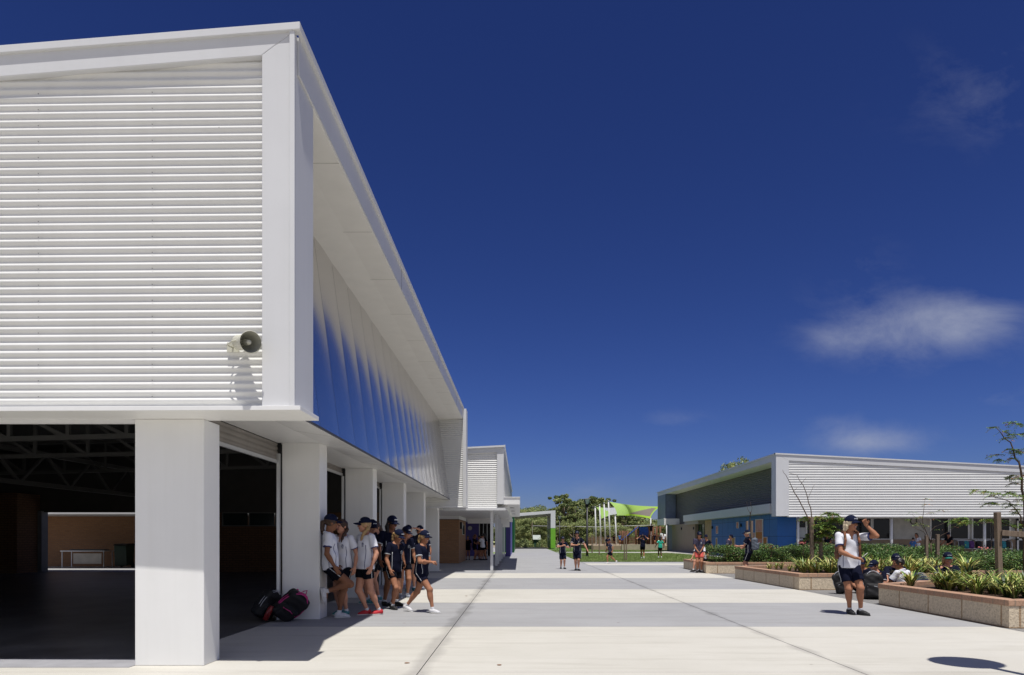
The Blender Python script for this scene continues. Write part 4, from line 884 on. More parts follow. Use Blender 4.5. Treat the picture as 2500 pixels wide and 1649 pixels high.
# ---------------------------------------------------------------- lamps, masts, sails, playground
def street_lamp(label, x, y, H=4.03):
    t = thing('street_lamp', label, 'street lamp', (x, y, 0), 0, 'black street lamps by the lawn')
    mb = MB(); mb.tube([(0, 0, 0), (0, 0, 1.1), (0, 0, 1.12), (0, 0, H - .42)], [.085, .085, .07, .06], 12); mb.cyl((0, 0, 0), .13, .04, 12); build('pole', mb, BLACK, t)
    mb = MB()
    for k in range(4):
        a = PI / 4 + k * PI / 2; mb.bar((math.cos(a) * .05, math.sin(a) * .05, H - .62), (math.cos(a) * .30, math.sin(a) * .30, H - .03), .03)
    mb.lathe([(0, H - .03), (.34, H - .03), (.30, H), (.05, H + .02), (0, H + .02)], (0, 0, 0), (0, 0, 1), 4, 0, False); mb.lathe([(0, H - .45), (.08, H - .45), (.10, H - .40), (0, H - .40)], (0, 0, 0), (0, 0, 1), 8)
    build('lantern_cage', mb, BLACK, t)
    mb = MB(); mb.lathe([(.06, H - .40), (.24, H - .04)], (0, 0, 0), (0, 0, 1), 12); build('lamp_glass', mb, mat('lamp_glass', (.45, .55, .52), .15, spec=.5), t); return t
street_lamp('tall black street lamp on the lawn to the right of the two walking boys', (1433.5 - 1269) * 47.7 / 1667, 47.7)
street_lamp('distant black street lamp beside the green portal leg', (1366.2 - 1269) * 86 / 1667, 86)
# round-headed light whose shadow falls on the concrete at the lower right (stands just outside the picture)
t = thing('post_top_lamp', 'round flat-topped lamp post standing beside the forecourt', 'lamp post', (4.84, 5.84, 0))
mb = MB(); mb.cyl((0, 0, 0), .045, 3.95, 14); build('pole', mb, ALU, t)
mb = MB(); mb.lathe([(0, 3.93), (.33, 3.93), (.34, 3.96), (.30, 3.99), (0, 4.0)], (0, 0, 0), (0, 0, 1), 36); build('lamp_head', mb, ALU, t)

g = 'pairs of grey timber stakes on the lawn'
stake('far left timber stake on the lawn beside the tall lamp', (1445.6 - 1269) * 58 / 1667, 58, 0, 1.55, .10, group=g)
stake('middle timber stake on the lawn between lamp and running child', (1463 - 1269) * 51.7 / 1667, 51.7, 0, 1.44, .09, group=g)
x = (1525.5 - 1269) * 39.5 / 1667
stake('rough split timber stake on the lawn right of the running child, left of its pair', x, 39.6, 0, 1.44, .06, -.03, group=g); stake('smooth timber stake on the lawn right of the running child, right of its pair', x + .09, 39.5, 0, 1.45, .065, group=g)
stake('thin timber stake just right of the green portal leg', (1361 - 1269) * 75 / 1667, 75, 0, 1.3, .09, group=g)
stake('thin timber stake between the two walking boys on the far lawn', (1393 - 1269) * 72 / 1667, 72, 0, 1.3, .09, group=g)

rw = thing('retaining_wall', 'low pale block retaining wall along the playground', 'wall', (8.0, 73, 0))
mb = MB(); mb.box(10.9, 15.5, 73, 73.4, 0, .60); mb.box(9.2, 10.9, 74.5, 74.9, 0, .62); mb.box(7.9, 9.2, 75.5, 76, 0, .5); build('wall', off(mb, rw), mat('pale_block', (.42, .36, .27), .9, bump=.3), rw)
mb = MB()
for k in range(5): mb.box(8.0 + k * .62, 8.3 + k * .62, 74.2, 74.5, .0, .66)
build('pier', off(mb, rw), mat('pier_block', (.50, .44, .34), .9), rw)
mb = MB(); mb.box(7.9, 60, 73.4, 100, -.02, .45)
tag(build('playground_sand', mb, mat('play_sand', (.34, .26, .18), .95)), 'raised sandy playground ground', kind='structure')
MAST = mat('mast_white', (.62, .62, .62), .6, spec=.2)
def mast(label, bx, by, tx, ty, Y, w=.10):
    a = S(bx, by, Y); b = S(tx, ty, Y); t = thing('sail_mast', label, 'mast', (a[0], Y, .0), 0, 'white masts of the shade sails')
    mb = MB(); mb.tube([(0, 0, 0), (b[0] - a[0], 0, b[2])], [w * .85, w * .72], 12); build('mast_tube', mb, MAST, t); mb = MB(); mb.cyl((b[0] - a[0], 0, b[2]), w * 1.1, .05, 12); build('mast_cap', mb, ALU, t)
for d, a in zip(('leftmost leaning white sail mast', 'second leaning white sail mast from the left', 'third leaning white sail mast from the left', 'tallest leaning white mast at the corner of the lime sail', 'shorter white mast under the low corner of the lime sail'),
                ((1456, 1340, 1453, 1237.7, 77), (1468, 1340, 1463.8, 1233, 76.5), (1479, 1340, 1474.7, 1229, 76), (1491, 1340, 1485.4, 1223.4, 76), (1506, 1340, 1502, 1258.6, 75))): mast(d, *a)
mast('far white sail mast at the low back corner of the sail', 1590, 1345, 1588.5, 1262, 92, .12); mast('thick white mast below the end canopy of the right building', 1628, 1345, 1627.5, 1280, 78, .09)
LIME = mat('sail_lime', (.45, .68, .20), .6, var=.02); LIMD = mat('sail_lime_edge', (.44, .74, .06), .6, var=.02); SW = mat('sail_white', (.62, .64, .72), .6, var=.02); SG = mat('sail_grey', (.36, .33, .31), .8, var=.03)
for m_, c_ in ((LIME, (.5, .8, .18)), (LIMD, (.5, .85, .08)), (SW, (.6, .62, .68)), (SG, (.32, .30, .28))):     # knitted cloth lets some sun through
    N_ = m_.node_tree.nodes; L_2 = m_.node_tree.links; tr = N_.new('ShaderNodeBsdfTranslucent'); tr.inputs[0].default_value = tuple(c_) + (1,); ms_ = N_.new('ShaderNodeMixShader'); ms_.inputs[0].default_value = .45
    L_2.new(N_['Principled BSDF'].outputs[0], ms_.inputs[1]); L_2.new(tr.outputs[0], ms_.inputs[2]); L_2.new(ms_.outputs[0], N_['Material Output'].inputs[0])
def sail(label, A, D, C, B, colf, sag=.09, n=56, cols=(LIME, SW, LIMD, SG)):
    A, D, C, B = map(Vector, (A, D, C, B)); ctr = (A + B + C + D) / 4; vs = []; fs = []; mi = []
    for i in range(n + 1):
        for j in range(n + 1):
            u, v = i / n, j / n
            uu = u; vv = v; p = A.lerp(B, u).lerp(D.lerp(C, u), v)
            e = sag * (1 - 4 * (u - .5) ** 2) * (2 * v - 1); f = sag * (1 - 4 * (v - .5) ** 2) * (2 * u - 1)
            p = p + (A.lerp(D, .5) - B.lerp(C, .5)) * f * .5 + (A.lerp(B, .5) - D.lerp(C, .5)) * e
            vs.append(p)
    for i in range(n):
        for j in range(n): fs.append((i * (n + 1) + j, (i + 1) * (n + 1) + j, (i + 1) * (n + 1) + j + 1, i * (n + 1) + j + 1)); mi.append(colf((i + .5) / n, (j + .5) / n))
    me = bpy.data.meshes.new('shade_sail'); me.from_pydata([tuple(v - A) for v in vs], [], fs); me.polygons.foreach_set('material_index', mi); me.polygons.foreach_set('use_smooth', [True] * len(fs)); me.update()
    o = link('shade_sail', me, None, cols); o.location = A; 
    tag(o, label, 'shade sail'); return o
sail('large lime green shade sail with a grey panel stretched from the tallest mast', S(1488, 1225.5, 80), S(1506, 1259, 75), S(1588, 1267, 92), S(1612, 1237, 79),
     lambda u, v: 0 if u * .95 + v * .75 < .92 else (2 if (v > .82 or v < .12 or u > .96) else 3))
sail('white and lime shade sail stretched between the leaning masts', S(1455, 1238, 80), S(1468, 1267, 79), S(1520, 1254, 82), S(1514, 1237, 83), lambda u, v: 0 if (u < .30 or (.30 <= u < .42 and .35 < v < .9)) else 1, .12, 16)
# playground
pg = thing('play_tower', 'playground climbing tower with brown posts and a blue ribbed tube', 'playground', (15.0, 86, .4))
BR = mat('play_timber', (.16, .07, .035), .8, var=.2); PB = mat('play_blue', (.012, .07, .35), .35)
for a in (1520, 1532, 1560, 1581.5, 1593, 1603, 1612):
    x, y, z = S(a, 1285 if a > 1550 else 1296, 86); mb = MB(); mb.cyl((x - 15, 0, 0), .13, z - .4, 8); build('post', mb, BR, pg)
    mb = MB(); mb.cyl((x - 15, 2.2, 0), .13, z - .4, 8); build('post', mb, BR, pg)
mb = MB(); a = S(1561, 1287, 85.5); b = S(1580, 1311, 85.5); x0, x1 = a[0] - 15, b[0] - 15
for k in range(9): x = x0 + (x1 - x0) * k / 8; mb.tube([(x, -.5, b[2] - .5), (x + .05, -.85, (a[2] + b[2]) / 2 - .4), (x, -.5, a[2] - .4)], .075, 8)
build('ribbed_tube', mb, PB, pg)
mb = MB(); mb.bar((x0, 0, 2.2), (3.2, 0, 2.2), .12); mb.bar((x0, 0, 1.2), (3.2, 0, 1.2), .12); mb.box(x1, 3.0, -.2, 2.3, 1.1, 1.2); build('deck', mb, BR, pg)
mb = MB()
for k in range(8): mb.bar((-2.4 + k * .35, 0, .1), (-2.0 + k * .30, 0, 2.0), .035); mb.bar((-2.6, 0, .2 + k * .25), (0, 0, .3 + k * .25), .03)
build('climbing_net', mb, mat('net_rope', (.10, .07, .05), .8), pg)
mb = MB(); mb.bar((x0 - 2.2, -.2, .6), (x0 - .1, -.2, 2.3), .4, .08); build('side_slide', mb, PB, pg)
sl = thing('tube_slide', 'pale grey tube slide at the end of the playground', 'slide', (17.5, 84, .4)); mb = MB(); a = S(1612, 1306, 84); b = S(1640, 1318, 84); mb.tube([(a[0] - 17.5, 0, a[2] - .4), ((a[0] + b[0]) / 2 - 17.5, -.3, (a[2] + b[2]) / 2 - .3), (b[0] - 17.5, 0, b[2] - .4), (b[0] - 16.9, 0, .1)], .22, 12); build('slide_tube', mb, mat('slide_grey', (.5, .52, .52), .4), sl)
for k in range(2): mb = MB(); mb.cyl((-.4 + k * 1.2, 0, 0), .06, .6, 8); build('slide_leg', mb, ALU, sl)
fc = thing('cable_fence', 'tall wire fence with a pale top rail crossing in front of the trees', 'fence', (0, 96, 0))
xa, xb = S(1300, 0, 96)[0], S(1600, 0, 96)[0]; mb = MB(); mb.tube([(xa, 0, 3.0), ((xa + xb) / 2, 0, 2.85), (xb, 0, 3.1)], .035, 6); build('top_rail', mb, MAST, fc)
for k in range(7): mb = MB(); x = xa + (xb - xa) * k / 6; mb.cyl((x, 0, 0), .03, 2.9, 6); build('fence_post', mb, mat('fence_grey', (.18, .18, .17), .6), fc)
pf = thing('picket_fence', 'brown picket fence behind the retaining wall', 'fence', (9, 90, .4)); mb = MB(); 
for k in range(60): mb.box(k * .17, k * .17 + .09, 0, .03, 0, 1.0 + .06 * math.sin(k * 1.9))
build('pickets', mb, mat('picket', (.20, .13, .08), .85), pf)
mb = MB(); mb.bar((0, .06, .7), (10.2, .06, .7), .08); build('fence_rail', mb, mat('picket', (.20, .13, .08), .85), pf)
sh = thing('garden_shed', 'little dark green shed with a pale roof under the trees', 'shed', ((1310.5 - 1269) * 92.5 / 1667, 92.5, 0)); mb = MB(); mb.box(-.45, .45, 0, 1.2, 0, 1.08); build('shed_wall', mb, mat('shed_green', (.02, .07, .04), .6), sh); mb = MB(); mb.prism_x([(-.15, 1.08), (-.13, 1.04), (1.3, 1.62), (1.3, 1.68)], -.52, .52); build('shed_roof', mb, mat('shed_roof', (.40, .44, .40), .5), sh)
# chain of small litter / markings on the forecourt
for i, (a, b) in enumerate(((1219, 1625), (1138, 1456), (993, 1620))):
    Y = 1.28 * 1667 / (b - 1314); x = (a - 1269) * Y / 1667; mb = MB(); pts = [(math.cos(k) * .022 * (1 + .4 * math.sin(k * 3 + i)), math.sin(k) * .02) for k in np.linspace(0, 2 * PI, 9)[:-1]]; mb.prism_z(pts, .002, .008)
    o = build('dry_leaf', mb, mat('dry_leaf', (.24, .13, .07), .8)); o.location = (x, Y, 0); tag(o, ['small curled dry leaf on the front cream slab', 'dry leaf on the second cream band', 'small dry leaf near the left edge of the front slab'][i], 'leaf')
# canopy post of the end canopy (dark)
mb = MB(); mb.cyl((14.15, 65.3, 0), .06, 2.6, 10); K('canopy_post', mb, mat('post_grey', (.10, .14, .15), .5))
# bag racks, bags under the covered walkway
def rack(label, pa, pb, zs, zb_, nleg, Y=39.7):
    x0, x1 = px(pa, Y), px(pb, Y); t = thing('bag_rack', label, 'bag rack', (x0, Y, 0)); w = x1 - x0
    for z, nm in ((zs, 'seat_rail'), (zb_, 'back_rail')):
        mb = MB(); mb.box(-.02, w + .02, 0 if nm == 'seat_rail' else .36, .38 if nm == 'seat_rail' else .40, z - .03, z + .02); build(nm, mb, ALU, t)
    for k in range(nleg):
        x = w * k / (nleg - 1); mb = MB(); mb.tube([(x, 0, 0), (x, 0, zb_ - .2), (x, .06, zb_ - .05), (x, .2, zb_), (x, .38, zb_)], .025, 8); mb.cyl((x, .37, 0), .025, zb_, 8); build('leg', mb, ALU, t)
    return t
rack('bag rack full of school bags near the right edge of the walkway', 2341, 2471, .68, 1.14, 4, 39.5)
rack('low bag rack with blue and maroon bags left of the hugging pair', 2070, 2204, .46, .92, 4, 39.5)
rack('double rack of black bags behind the walking boy', 2040, 2068, .78, 1.05, 2, 39.5)
# ================================================================ implicit-surface figures
class SDF:
    """smooth union of tapered capsules and ellipsoids, minus cutting planes; polygonised by surface nets"""
    def __init__(s): s.p = []; s.cuts = []; s.noise = None
    def cone(s, a, b, r1, r2, k=.02): s.p.append(('c', np.array(a, float), np.array(b, float), r1, r2, k)); return s
    def chain(s, pts, rs, k=.01):
        for i in range(len(pts) - 1): s.cone(pts[i], pts[i + 1], rs[i], rs[i + 1], k)
        return s
    def ell(s, c, Rm, r, k=.02): s.p.append(('e', np.array(c, float), np.array(Rm, float), np.array(r, float), None, k)); return s
    def box(s, c, Rm, h, r, k=.01): s.p.append(('b', np.array(c, float), np.array(Rm, float), np.array(h, float), r, k)); return s
    def sub(s, c, Rm, r): s.p.append(('s', np.array(c, float), np.array(Rm, float), np.array(r, float), None, .01)); return s
    def cut(s, n, p): n = np.array(n, float); s.cuts.append((n / np.linalg.norm(n), np.array(p, float))); return s   # keeps the side the normal does NOT point to
    def bounds(s, pr):
        if pr[0] == 'c':
            r = max(pr[3], pr[4]); return np.minimum(pr[1], pr[2]) - r, np.maximum(pr[1], pr[2]) + r
        if pr[0] in 'es': r = max(pr[3]); return pr[1] - r, pr[1] + r
        r = np.linalg.norm(pr[3]) + pr[4]; return pr[1] - r, pr[1] + r
    def dist(s, pr, P):
        if pr[0] == 'c':
            a, b, r1, r2 = pr[1:5]; ba = b - a; t = np.clip(((P - a) @ ba) / max(ba @ ba, 1e-12), 0, 1)
            return np.linalg.norm(P - a - t[..., None] * ba, axis=-1) - (r1 + (r2 - r1) * t)
        Q = (P - pr[1]) @ pr[2].T
        if pr[0] in 'es':
            r = pr[3]; k0 = np.linalg.norm(Q / r, axis=-1); k1 = np.linalg.norm(Q / (r * r), axis=-1); return k0 * (k0 - 1) / np.maximum(k1, 1e-9)
        q = np.abs(Q) - pr[3]; return np.linalg.norm(np.maximum(q, 0), axis=-1) + np.minimum(q.max(-1), 0) - pr[4]
    def eval(s, P):
        D = np.full(P.shape[:-1], 1.0)
        for pr in s.p: D = s.mix(D, s.dist(pr, P), pr)
        return s.post(D, P)
    @staticmethod
    def mix(D, d, pr):
        k = pr[5]
        if pr[0] == 's': return np.maximum(D, -d)
        h = np.maximum(k - np.abs(D - d), 0); return np.minimum(D, d) - h * h / (4 * k)
    def post(s, D, P):
        if s.noise:
            amp, f, ph = s.noise; D = D + amp * (np.sin(P[..., 0] * f + 3 * np.sin(P[..., 2] * f * .45 + ph)) * np.cos(P[..., 2] * f * .8 + ph + 2 * P[..., 1] * f) + .6 * np.sin(P[..., 2] * f * 1.9 + P[..., 0] * f * 1.3 + ph))
        for n, p in s.cuts: D = np.maximum(D, (P - p) @ n)
        return D
    def mesh(s, h, name='body'):
        los, his = zip(*[s.bounds(p) for p in s.p if p[0] != 's']); lo = np.min(los, 0) - 2.5 * h; hi = np.max(his, 0) + 2.5 * h
        n = np.maximum(np.ceil((hi - lo) / h).astype(int) + 1, 3); ax = [lo[i] + h * np.arange(n[i]) for i in range(3)]
        D = np.full(n, 1.0)
        for pr in s.p:
            a, b = s.bounds(pr); m = .03 + pr[5]
            i0 = np.clip(np.floor((a - m - lo) / h).astype(int), 0, n); i1 = np.clip(np.ceil((b + m - lo) / h).astype(int) + 1, 0, n)
            if (i1 <= i0).any(): continue
            sl = tuple(slice(i0[i], i1[i]) for i in range(3)); G = np.stack(np.meshgrid(*[ax[i][sl[i]] for i in range(3)], indexing='ij'), -1)
            D[sl] = s.mix(D[sl], s.dist(pr, G), pr)
        near = np.abs(D) < .08 if not s.cuts else D < .08
        if s.noise or s.cuts:
            idx = np.argwhere(near); P = lo + idx * h; D[tuple(idx.T)] = s.post(D[tuple(idx.T)], P)
        sg = D < 0
        c = np.zeros(tuple(n - 1), int)
        for dx in (0, 1):
            for dy in (0, 1):
                for dz in (0, 1): c += sg[dx:n[0] - 1 + dx, dy:n[1] - 1 + dy, dz:n[2] - 1 + dz]
        cells = np.argwhere((c > 0) & (c < 8)); ids = -np.ones(tuple(n - 1), int); ids[tuple(cells.T)] = np.arange(len(cells))
        acc = np.zeros((len(cells), 3)); cnt = np.zeros(len(cells)); cor = [np.array([i, j, k]) for i in (0, 1) for j in (0, 1) for k in (0, 1)]
        for a in cor:
            for ax_ in range(3):
                if a[ax_]: continue
                b = a.copy(); b[ax_] = 1; da = D[tuple((cells + a).T)]; db = D[tuple((cells + b).T)]; m = (da < 0) != (db < 0)
                t = np.where(m, da / np.where(m, da - db, 1), 0); pt = a + t[:, None] * (b - a); acc += pt * m[:, None]; cnt += m
        V = lo + (cells + acc / np.maximum(cnt, 1)[:, None]) * h
        F = []
        for ax_ in range(3):
            o1, o2 = [(1, 2), (2, 0), (0, 1)][ax_]; e = np.zeros(3, int); e[ax_] = 1; u = np.zeros(3, int); u[o1] = 1; w = np.zeros(3, int); w[o2] = 1
            s0 = sg[:n[0] - e[0], :n[1] - e[1], :n[2] - e[2]]; s1 = sg[e[0]:, e[1]:, e[2]:]; I = np.argwhere(s0 != s1)
            ok = (I[:, o1] > 0) & (I[:, o2] > 0) & (I[:, o1] < n[o1] - 1) & (I[:, o2] < n[o2] - 1); I = I[ok]; fl = s0[tuple(I.T)]
            q = [ids[tuple((I - u - w).T)], ids[tuple((I - w).T)], ids[tuple(I.T)], ids[tuple((I - u).T)]]; Q = np.stack(q, 1); Q[~fl] = Q[~fl][:, ::-1]; F.append(Q)
        F = np.concatenate(F); F = F[(F >= 0).all(1)]
        me = bpy.data.meshes.new(name); me.vertices.add(len(V)); me.vertices.foreach_set('co', V.reshape(-1).astype(np.float32)); me.loops.add(len(F) * 4); me.loops.foreach_set('vertex_index', F.reshape(-1).astype(np.int32))
        me.polygons.add(len(F)); me.polygons.foreach_set('loop_start', (np.arange(len(F)) * 4).astype(np.int32)); me.polygons.foreach_set('use_smooth', np.ones(len(F), bool)); me.update(calc_edges=True)
        s.centres = V[F].mean(1); return me
def nrm(v): v = np.array(v, float); return v / max(np.linalg.norm(v), 1e-9)
def frame(f, u=(0, 0, 1)):
    """rows: left, forward, up"""
    f = nrm(f); l = nrm(np.cross(u, f)) if abs(np.dot(f, nrm(u))) < .99 else nrm(np.cross((0, 1, 0), f)); return np.array([l, f, np.cross(f, l)])
def ik(a, c, L1, L2, pole):
    a = np.array(a, float); c = np.array(c, float); d = c - a; D = np.linalg.norm(d); D2 = min(D, (L1 + L2) * .999); d = nrm(d); c = a + d * D2
    x = (L1 * L1 - L2 * L2 + D2 * D2) / (2 * D2); h = math.sqrt(max(L1 * L1 - x * x, 0)); p = np.array(pole, float); p = p - d * (p @ d); return a + d * x + nrm(p) * h, c

SKINS = {'fair': (.50, .25, .165), 'tan': (.36, .165, .095), 'brown': (.215, .095, .052), 'pale': (.56, .32, .23), 'dark': (.14, .065, .04)}
def skin(k): return mat('skin_' + k, SKINS[k], .62, var=.07, vscale=14, spec=.22, bump=.1, bscale=90)
LIP = mat('lip', (.30, .07, .06), .5); TEETH = mat('teeth', (.5, .46, .42), .4); EYE = mat('eye_dark', (.02, .015, .012), .2)
CLOTH = {'white': mat('polo_white', (.66, .67, .72), .8, var=.02, bump=.15, bscale=60), 'navy': mat('polo_navy', (.007, .0085, .022), .9, var=.1, bump=.15, bscale=60, spec=.12), 'black': mat('cloth_black', (.005, .006, .011), .9, var=.1, spec=.12), 'dusk': mat('polo_faded_navy', (.045, .04, .075), .85, var=.1),
         'coral': mat('cloth_coral', (.62, .10, .08), .75, var=.05), 'teal': mat('cloth_teal', (.02, .38, .27), .8, var=.05), 'blue': mat('cloth_blue', (.05, .15, .40), .8)}
CAPM = mat('cap_navy', (.007, .010, .030), .9, var=.08, spec=.15); CAPG = mat('cap_green', (.01, .16, .12), .7); EMB = mat('emblem_white', (.62, .64, .66), .7); EMBN = mat('emblem_navy', (.03, .04, .14), .7)
HAIRS = {'brown': mat('hair_brown', (.05, .024, .013), .5, var=.2, vscale=20, stretch=(6, 6, .6)), 'dark': mat('hair_dark', (.012, .009, .008), .45, var=.2), 'blond': mat('hair_blond', (.42, .27, .12), .5, var=.25, vscale=20, stretch=(6, 6, .6)), 'white': mat('hair_platinum', (.66, .55, .38), .5, var=.2, vscale=20, stretch=(6, 6, .6)), 'auburn': mat('hair_auburn', (.16, .06, .03), .5, var=.25, vscale=20)}
SHOEM = {'white': mat('shoe_white', (.58, .58, .60), .55, var=.12, vscale=25), 'red': mat('shoe_red', (.50, .02, .03), .7), 'black': mat('shoe_black', (.012, .012, .013), .6), 'aqua': mat('shoe_aqua', (.06, .25, .26), .6, var=.2, vscale=30), 'grey': mat('shoe_grey', (.25, .27, .32), .6, var=.3, vscale=30)}
SOLE = mat('sole_white', (.62, .61, .58), .6); SOCK = mat('sock_white', (.64, .64, .66), .9)
SGL = mat('sunglass', (.01, .01, .012), .08, spec=.8)

def person(label, loc, H, face=0, torso=(0, 0), pelvis=None, arms=None, legs=None, head=(0, 0), shirt='navy', shorts='black', sk='tan', hair='brown', hairstyle='pony', cap=True, shoes='white',
           h=.008, girl=True, capback=False, glasses=False, bag=None, group=None, item=None, smile=True, shortlen=.46, piping=True, socks=True, hem=.02, crest=True, capm=None, capturn=0, name='person', sleeve=.62):
    """face: heading in degrees (0 = towards the camera, 90 = picture right). torso=(lean forward, lean left). arms[i]=(wrist target (left, fwd, up) from the shoulder in units of H, elbow pole (l,f,u)).
    legs[i]=(ankle target (left, fwd, up) from the ground point under the pelvis in units of H, knee pole, foot yaw, foot pitch). i=0 is the person's left. head=(yaw, pitch down)."""
    th = R(face); f0 = np.array([math.sin(th), -math.cos(th), 0.]); l0 = np.array([math.cos(th), math.sin(th), 0.]); u0 = np.array([0, 0, 1.])
    W_ = lambda a: (l0 * a[0] + f0 * a[1] + u0 * a[2]) * H
    root = thing(name, label, 'person', loc, 0, group)
    pel = W_(pelvis if pelvis is not None else (0, 0, .515))
    lf, ll = R(torso[0]), R(torso[1]); up = nrm(u0 * math.cos(lf) * math.cos(ll) + f0 * math.sin(lf) + l0 * math.sin(ll)); F = nrm(f0 - up * (f0 @ up)); Lf = np.cross(up, F) * 1.0; Lf = nrm(Lf) if (Lf @ l0) > 0 else -nrm(Lf)
    Rm = np.array([Lf, F, up]); X = lambda a, b, c: pel + (Lf * a + F * b + up * c) * H
    gs = 1.0 if girl else 1.06
    sh = [X(s * .100 * gs, -.002, .283) for s in (1, -1)]; neck = X(0, -.002, .312); hy, hp = R(head[0]), R(head[1])
    hf = nrm(f0 * math.cos(hy) * math.cos(hp) + l0 * math.sin(hy) * math.cos(hp) - u0 * math.sin(hp)); hu = nrm(u0 * math.cos(hp * .8) + (f0 * math.cos(hy) + l0 * math.sin(hy)) * math.sin(hp * .8)); hu = nrm(hu - hf * (hu @ hf)); hl = np.cross(hu, hf); hl = -hl if False else np.cross(hf, hu) * -1
    HM = np.array([hl, hf, hu]); hc = X(0, .012, .300) + (up * .5 + hu * .5) * .118 * H + hf * .012 * H
    HX = lambda a, b, c: hc + (hl * a + hf * b + hu * c) * H
    arms = arms or [None, None]; legs = legs or [None, None]
    # ---- body
    b = SDF(); K_ = .03 * H
    b.ell(X(0, .002, .225), Rm, np.array([.088 * gs, .060, .115]) * H, K_); b.ell(X(0, 0, .10), Rm, np.array([.072, .052, .10]) * H, K_); b.ell(X(0, -.005, 0), Rm, np.array([.086, .064, .075]) * H, K_)
    [b.cone(sh[i_], X(0, -.004, .292), .027 * H, .034 * H, K_) for i_ in (0, 1)]; b.cone(neck - up * .02 * H, HX(0, -.018, -.045), .034 * H, .030 * H, .02 * H)
    b.ell(HX(0, -.006, .014), HM, np.array([.046, .057, .056]) * H, .012 * H); b.ell(HX(0, .012, -.030), HM, np.array([.034, .040, .042]) * H, .015 * H); b.cone(HX(0, .030, -.060), HX(0, .024, -.056), .013 * H, .014 * H, .012 * H)
    b.cone(HX(0, .052, .004), HX(0, .062, -.016), .005 * H, .0085 * H, .007 * H)
    for s in (1, -1): b.ell(HX(s * .046, -.008, -.006), HM, np.array([.006, .013, .018]) * H, .004 * H); b.ell(HX(s * .019, .050, .012), HM, np.array([.012, .006, .005]) * H, .006 * H); b.ell(HX(s * .022, .040, -.014), HM, np.array([.014, .013, .013]) * H, .012 * H)
    b.ell(HX(0, .050, -.034), HM, np.array([.015, .008, .006]) * H, .004 * H)
    for s in (1, -1): b.sub(HX(s * .019, .062, .002), HM, np.array([.012, .010, .006]) * H)
    elb, wri, hands = [], [], []
    for i, s in enumerate((1, -1)):
        a = arms[i] or ((s * .045, .0, -.30), (s * .3, -1, 0)); W3 = lambda v: Lf * v[0] + F * v[1] + up * v[2]
        tgt = sh[i] + W3(a[0]) * H; e, w = ik(sh[i], tgt, .165 * H, .142 * H, W3(a[1])); elb.append(e); wri.append(w)
        b.cone(sh[i], e, .030 * H, .0225 * H, .015 * H); b.cone(e, w, .0225 * H, .0150 * H, .01 * H); b.ell(e + (w - e) * .28, frame(w - e, (0, .3, 1)), np.array([.0245, .05, .0245]) * H, .01 * H)
        fd = nrm(W3(a[2])) if len(a) > 2 and a[2] is not None else nrm(w - e); pn = nrm(W3(a[3])) if len(a) > 3 else nrm(-Lf * s * .9 - F * .2); pn = nrm(pn - fd * (pn @ fd)); sd = np.cross(fd, pn); curl = a[4] if len(a) > 4 else .35
        pc = w + fd * .030 * H; PM = np.array([sd, fd, pn]); b.box(pc, PM, np.array([.013, .020, .003]) * H, .0075 * H, .01 * H)
        tsgn = 1 if (sd @ (F + .2 * up)) > 0 else -1
        for j, (o, ln) in enumerate(((.0165, .040), (.0058, .045), (-.0055, .042), (-.0160, .033))):
            st = w + fd * .050 * H + sd * tsgn * o * H; c1 = curl * (.8 + .14 * j); d1 = nrm(fd * math.cos(c1) + pn * math.sin(c1) + sd * tsgn * o * 4); d2 = nrm(fd * math.cos(c1 * 2.3) + pn * math.sin(c1 * 2.3)); m_ = st + d1 * ln * H * .5; tp = m_ + d2 * ln * H * .5
            rr = max(.0052 * H, h * .8); b.chain([st - fd * .01 * H, m_, tp], [rr * 1.08, rr, rr * .85], .003)
        t0 = w + fd * .016 * H + sd * tsgn * .016 * H; t1 = t0 + nrm(sd * tsgn + fd * .8 + pn * .35) * .022 * H; t2 = t1 + nrm(fd + pn * .5 + sd * tsgn * .25) * .020 * H; rr = max(.006 * H, h * .85); b.chain([t0, t1, t2], [rr * 1.3, rr * 1.05, rr * .85], .006)
    hips = [X(s * .046, 0, -.02) for s in (1, -1)]; kn, an, ft = [], [], []
    for i, s in enumerate((1, -1)):
        g_ = legs[i] or ((s * .05, 0, .047), (s * .1, 1, 0), s * 12, 0); tgt = W_(g_[0]); k, a = ik(hips[i], tgt, .235 * H, .235 * H, l0 * g_[1][0] + f0 * g_[1][1] + u0 * g_[1][2]); kn.append(k); an.append(a)
        yw = th + R(g_[2]); d = np.array([math.sin(yw), -math.cos(yw), 0]) * math.cos(R(g_[3])) - u0 * math.sin(R(g_[3])); ft.append(nrm(d))
        b.cone(hips[i], k, .054 * H, .033 * H, .02 * H); b.cone(k, a, .030 * H, .0185 * H, .02 * H); cd = nrm(a - k); bk = -np.cross(np.cross(cd, nrm(f0 + d)), cd); bk = bk if bk @ d < 0 else -bk
        b.ell(k + (a - k) * .28 + bk * .010 * H, frame(cd, (0.01, .4, 1)), np.array([.032, .075, .031]) * H, .02 * H); b.ell(k - bk * .006 * H, np.eye(3), np.array([.029] * 3) * H, .015 * H)
        b.cone(a, a + d * .03 * H - u0 * .026 * H, .016 * H, .012 * H, .01 * H)
    me = b.mesh(h); C = b.centres; q = (C - hc) @ HM.T / H; mi = np.zeros(len(C), np.int32)
    fr_ = q[:, 1] > .035
    mi[fr_ & (np.abs(np.abs(q[:, 0]) - .0195) < .0095) & (np.abs(q[:, 2] - .003) < .0042)] = 1
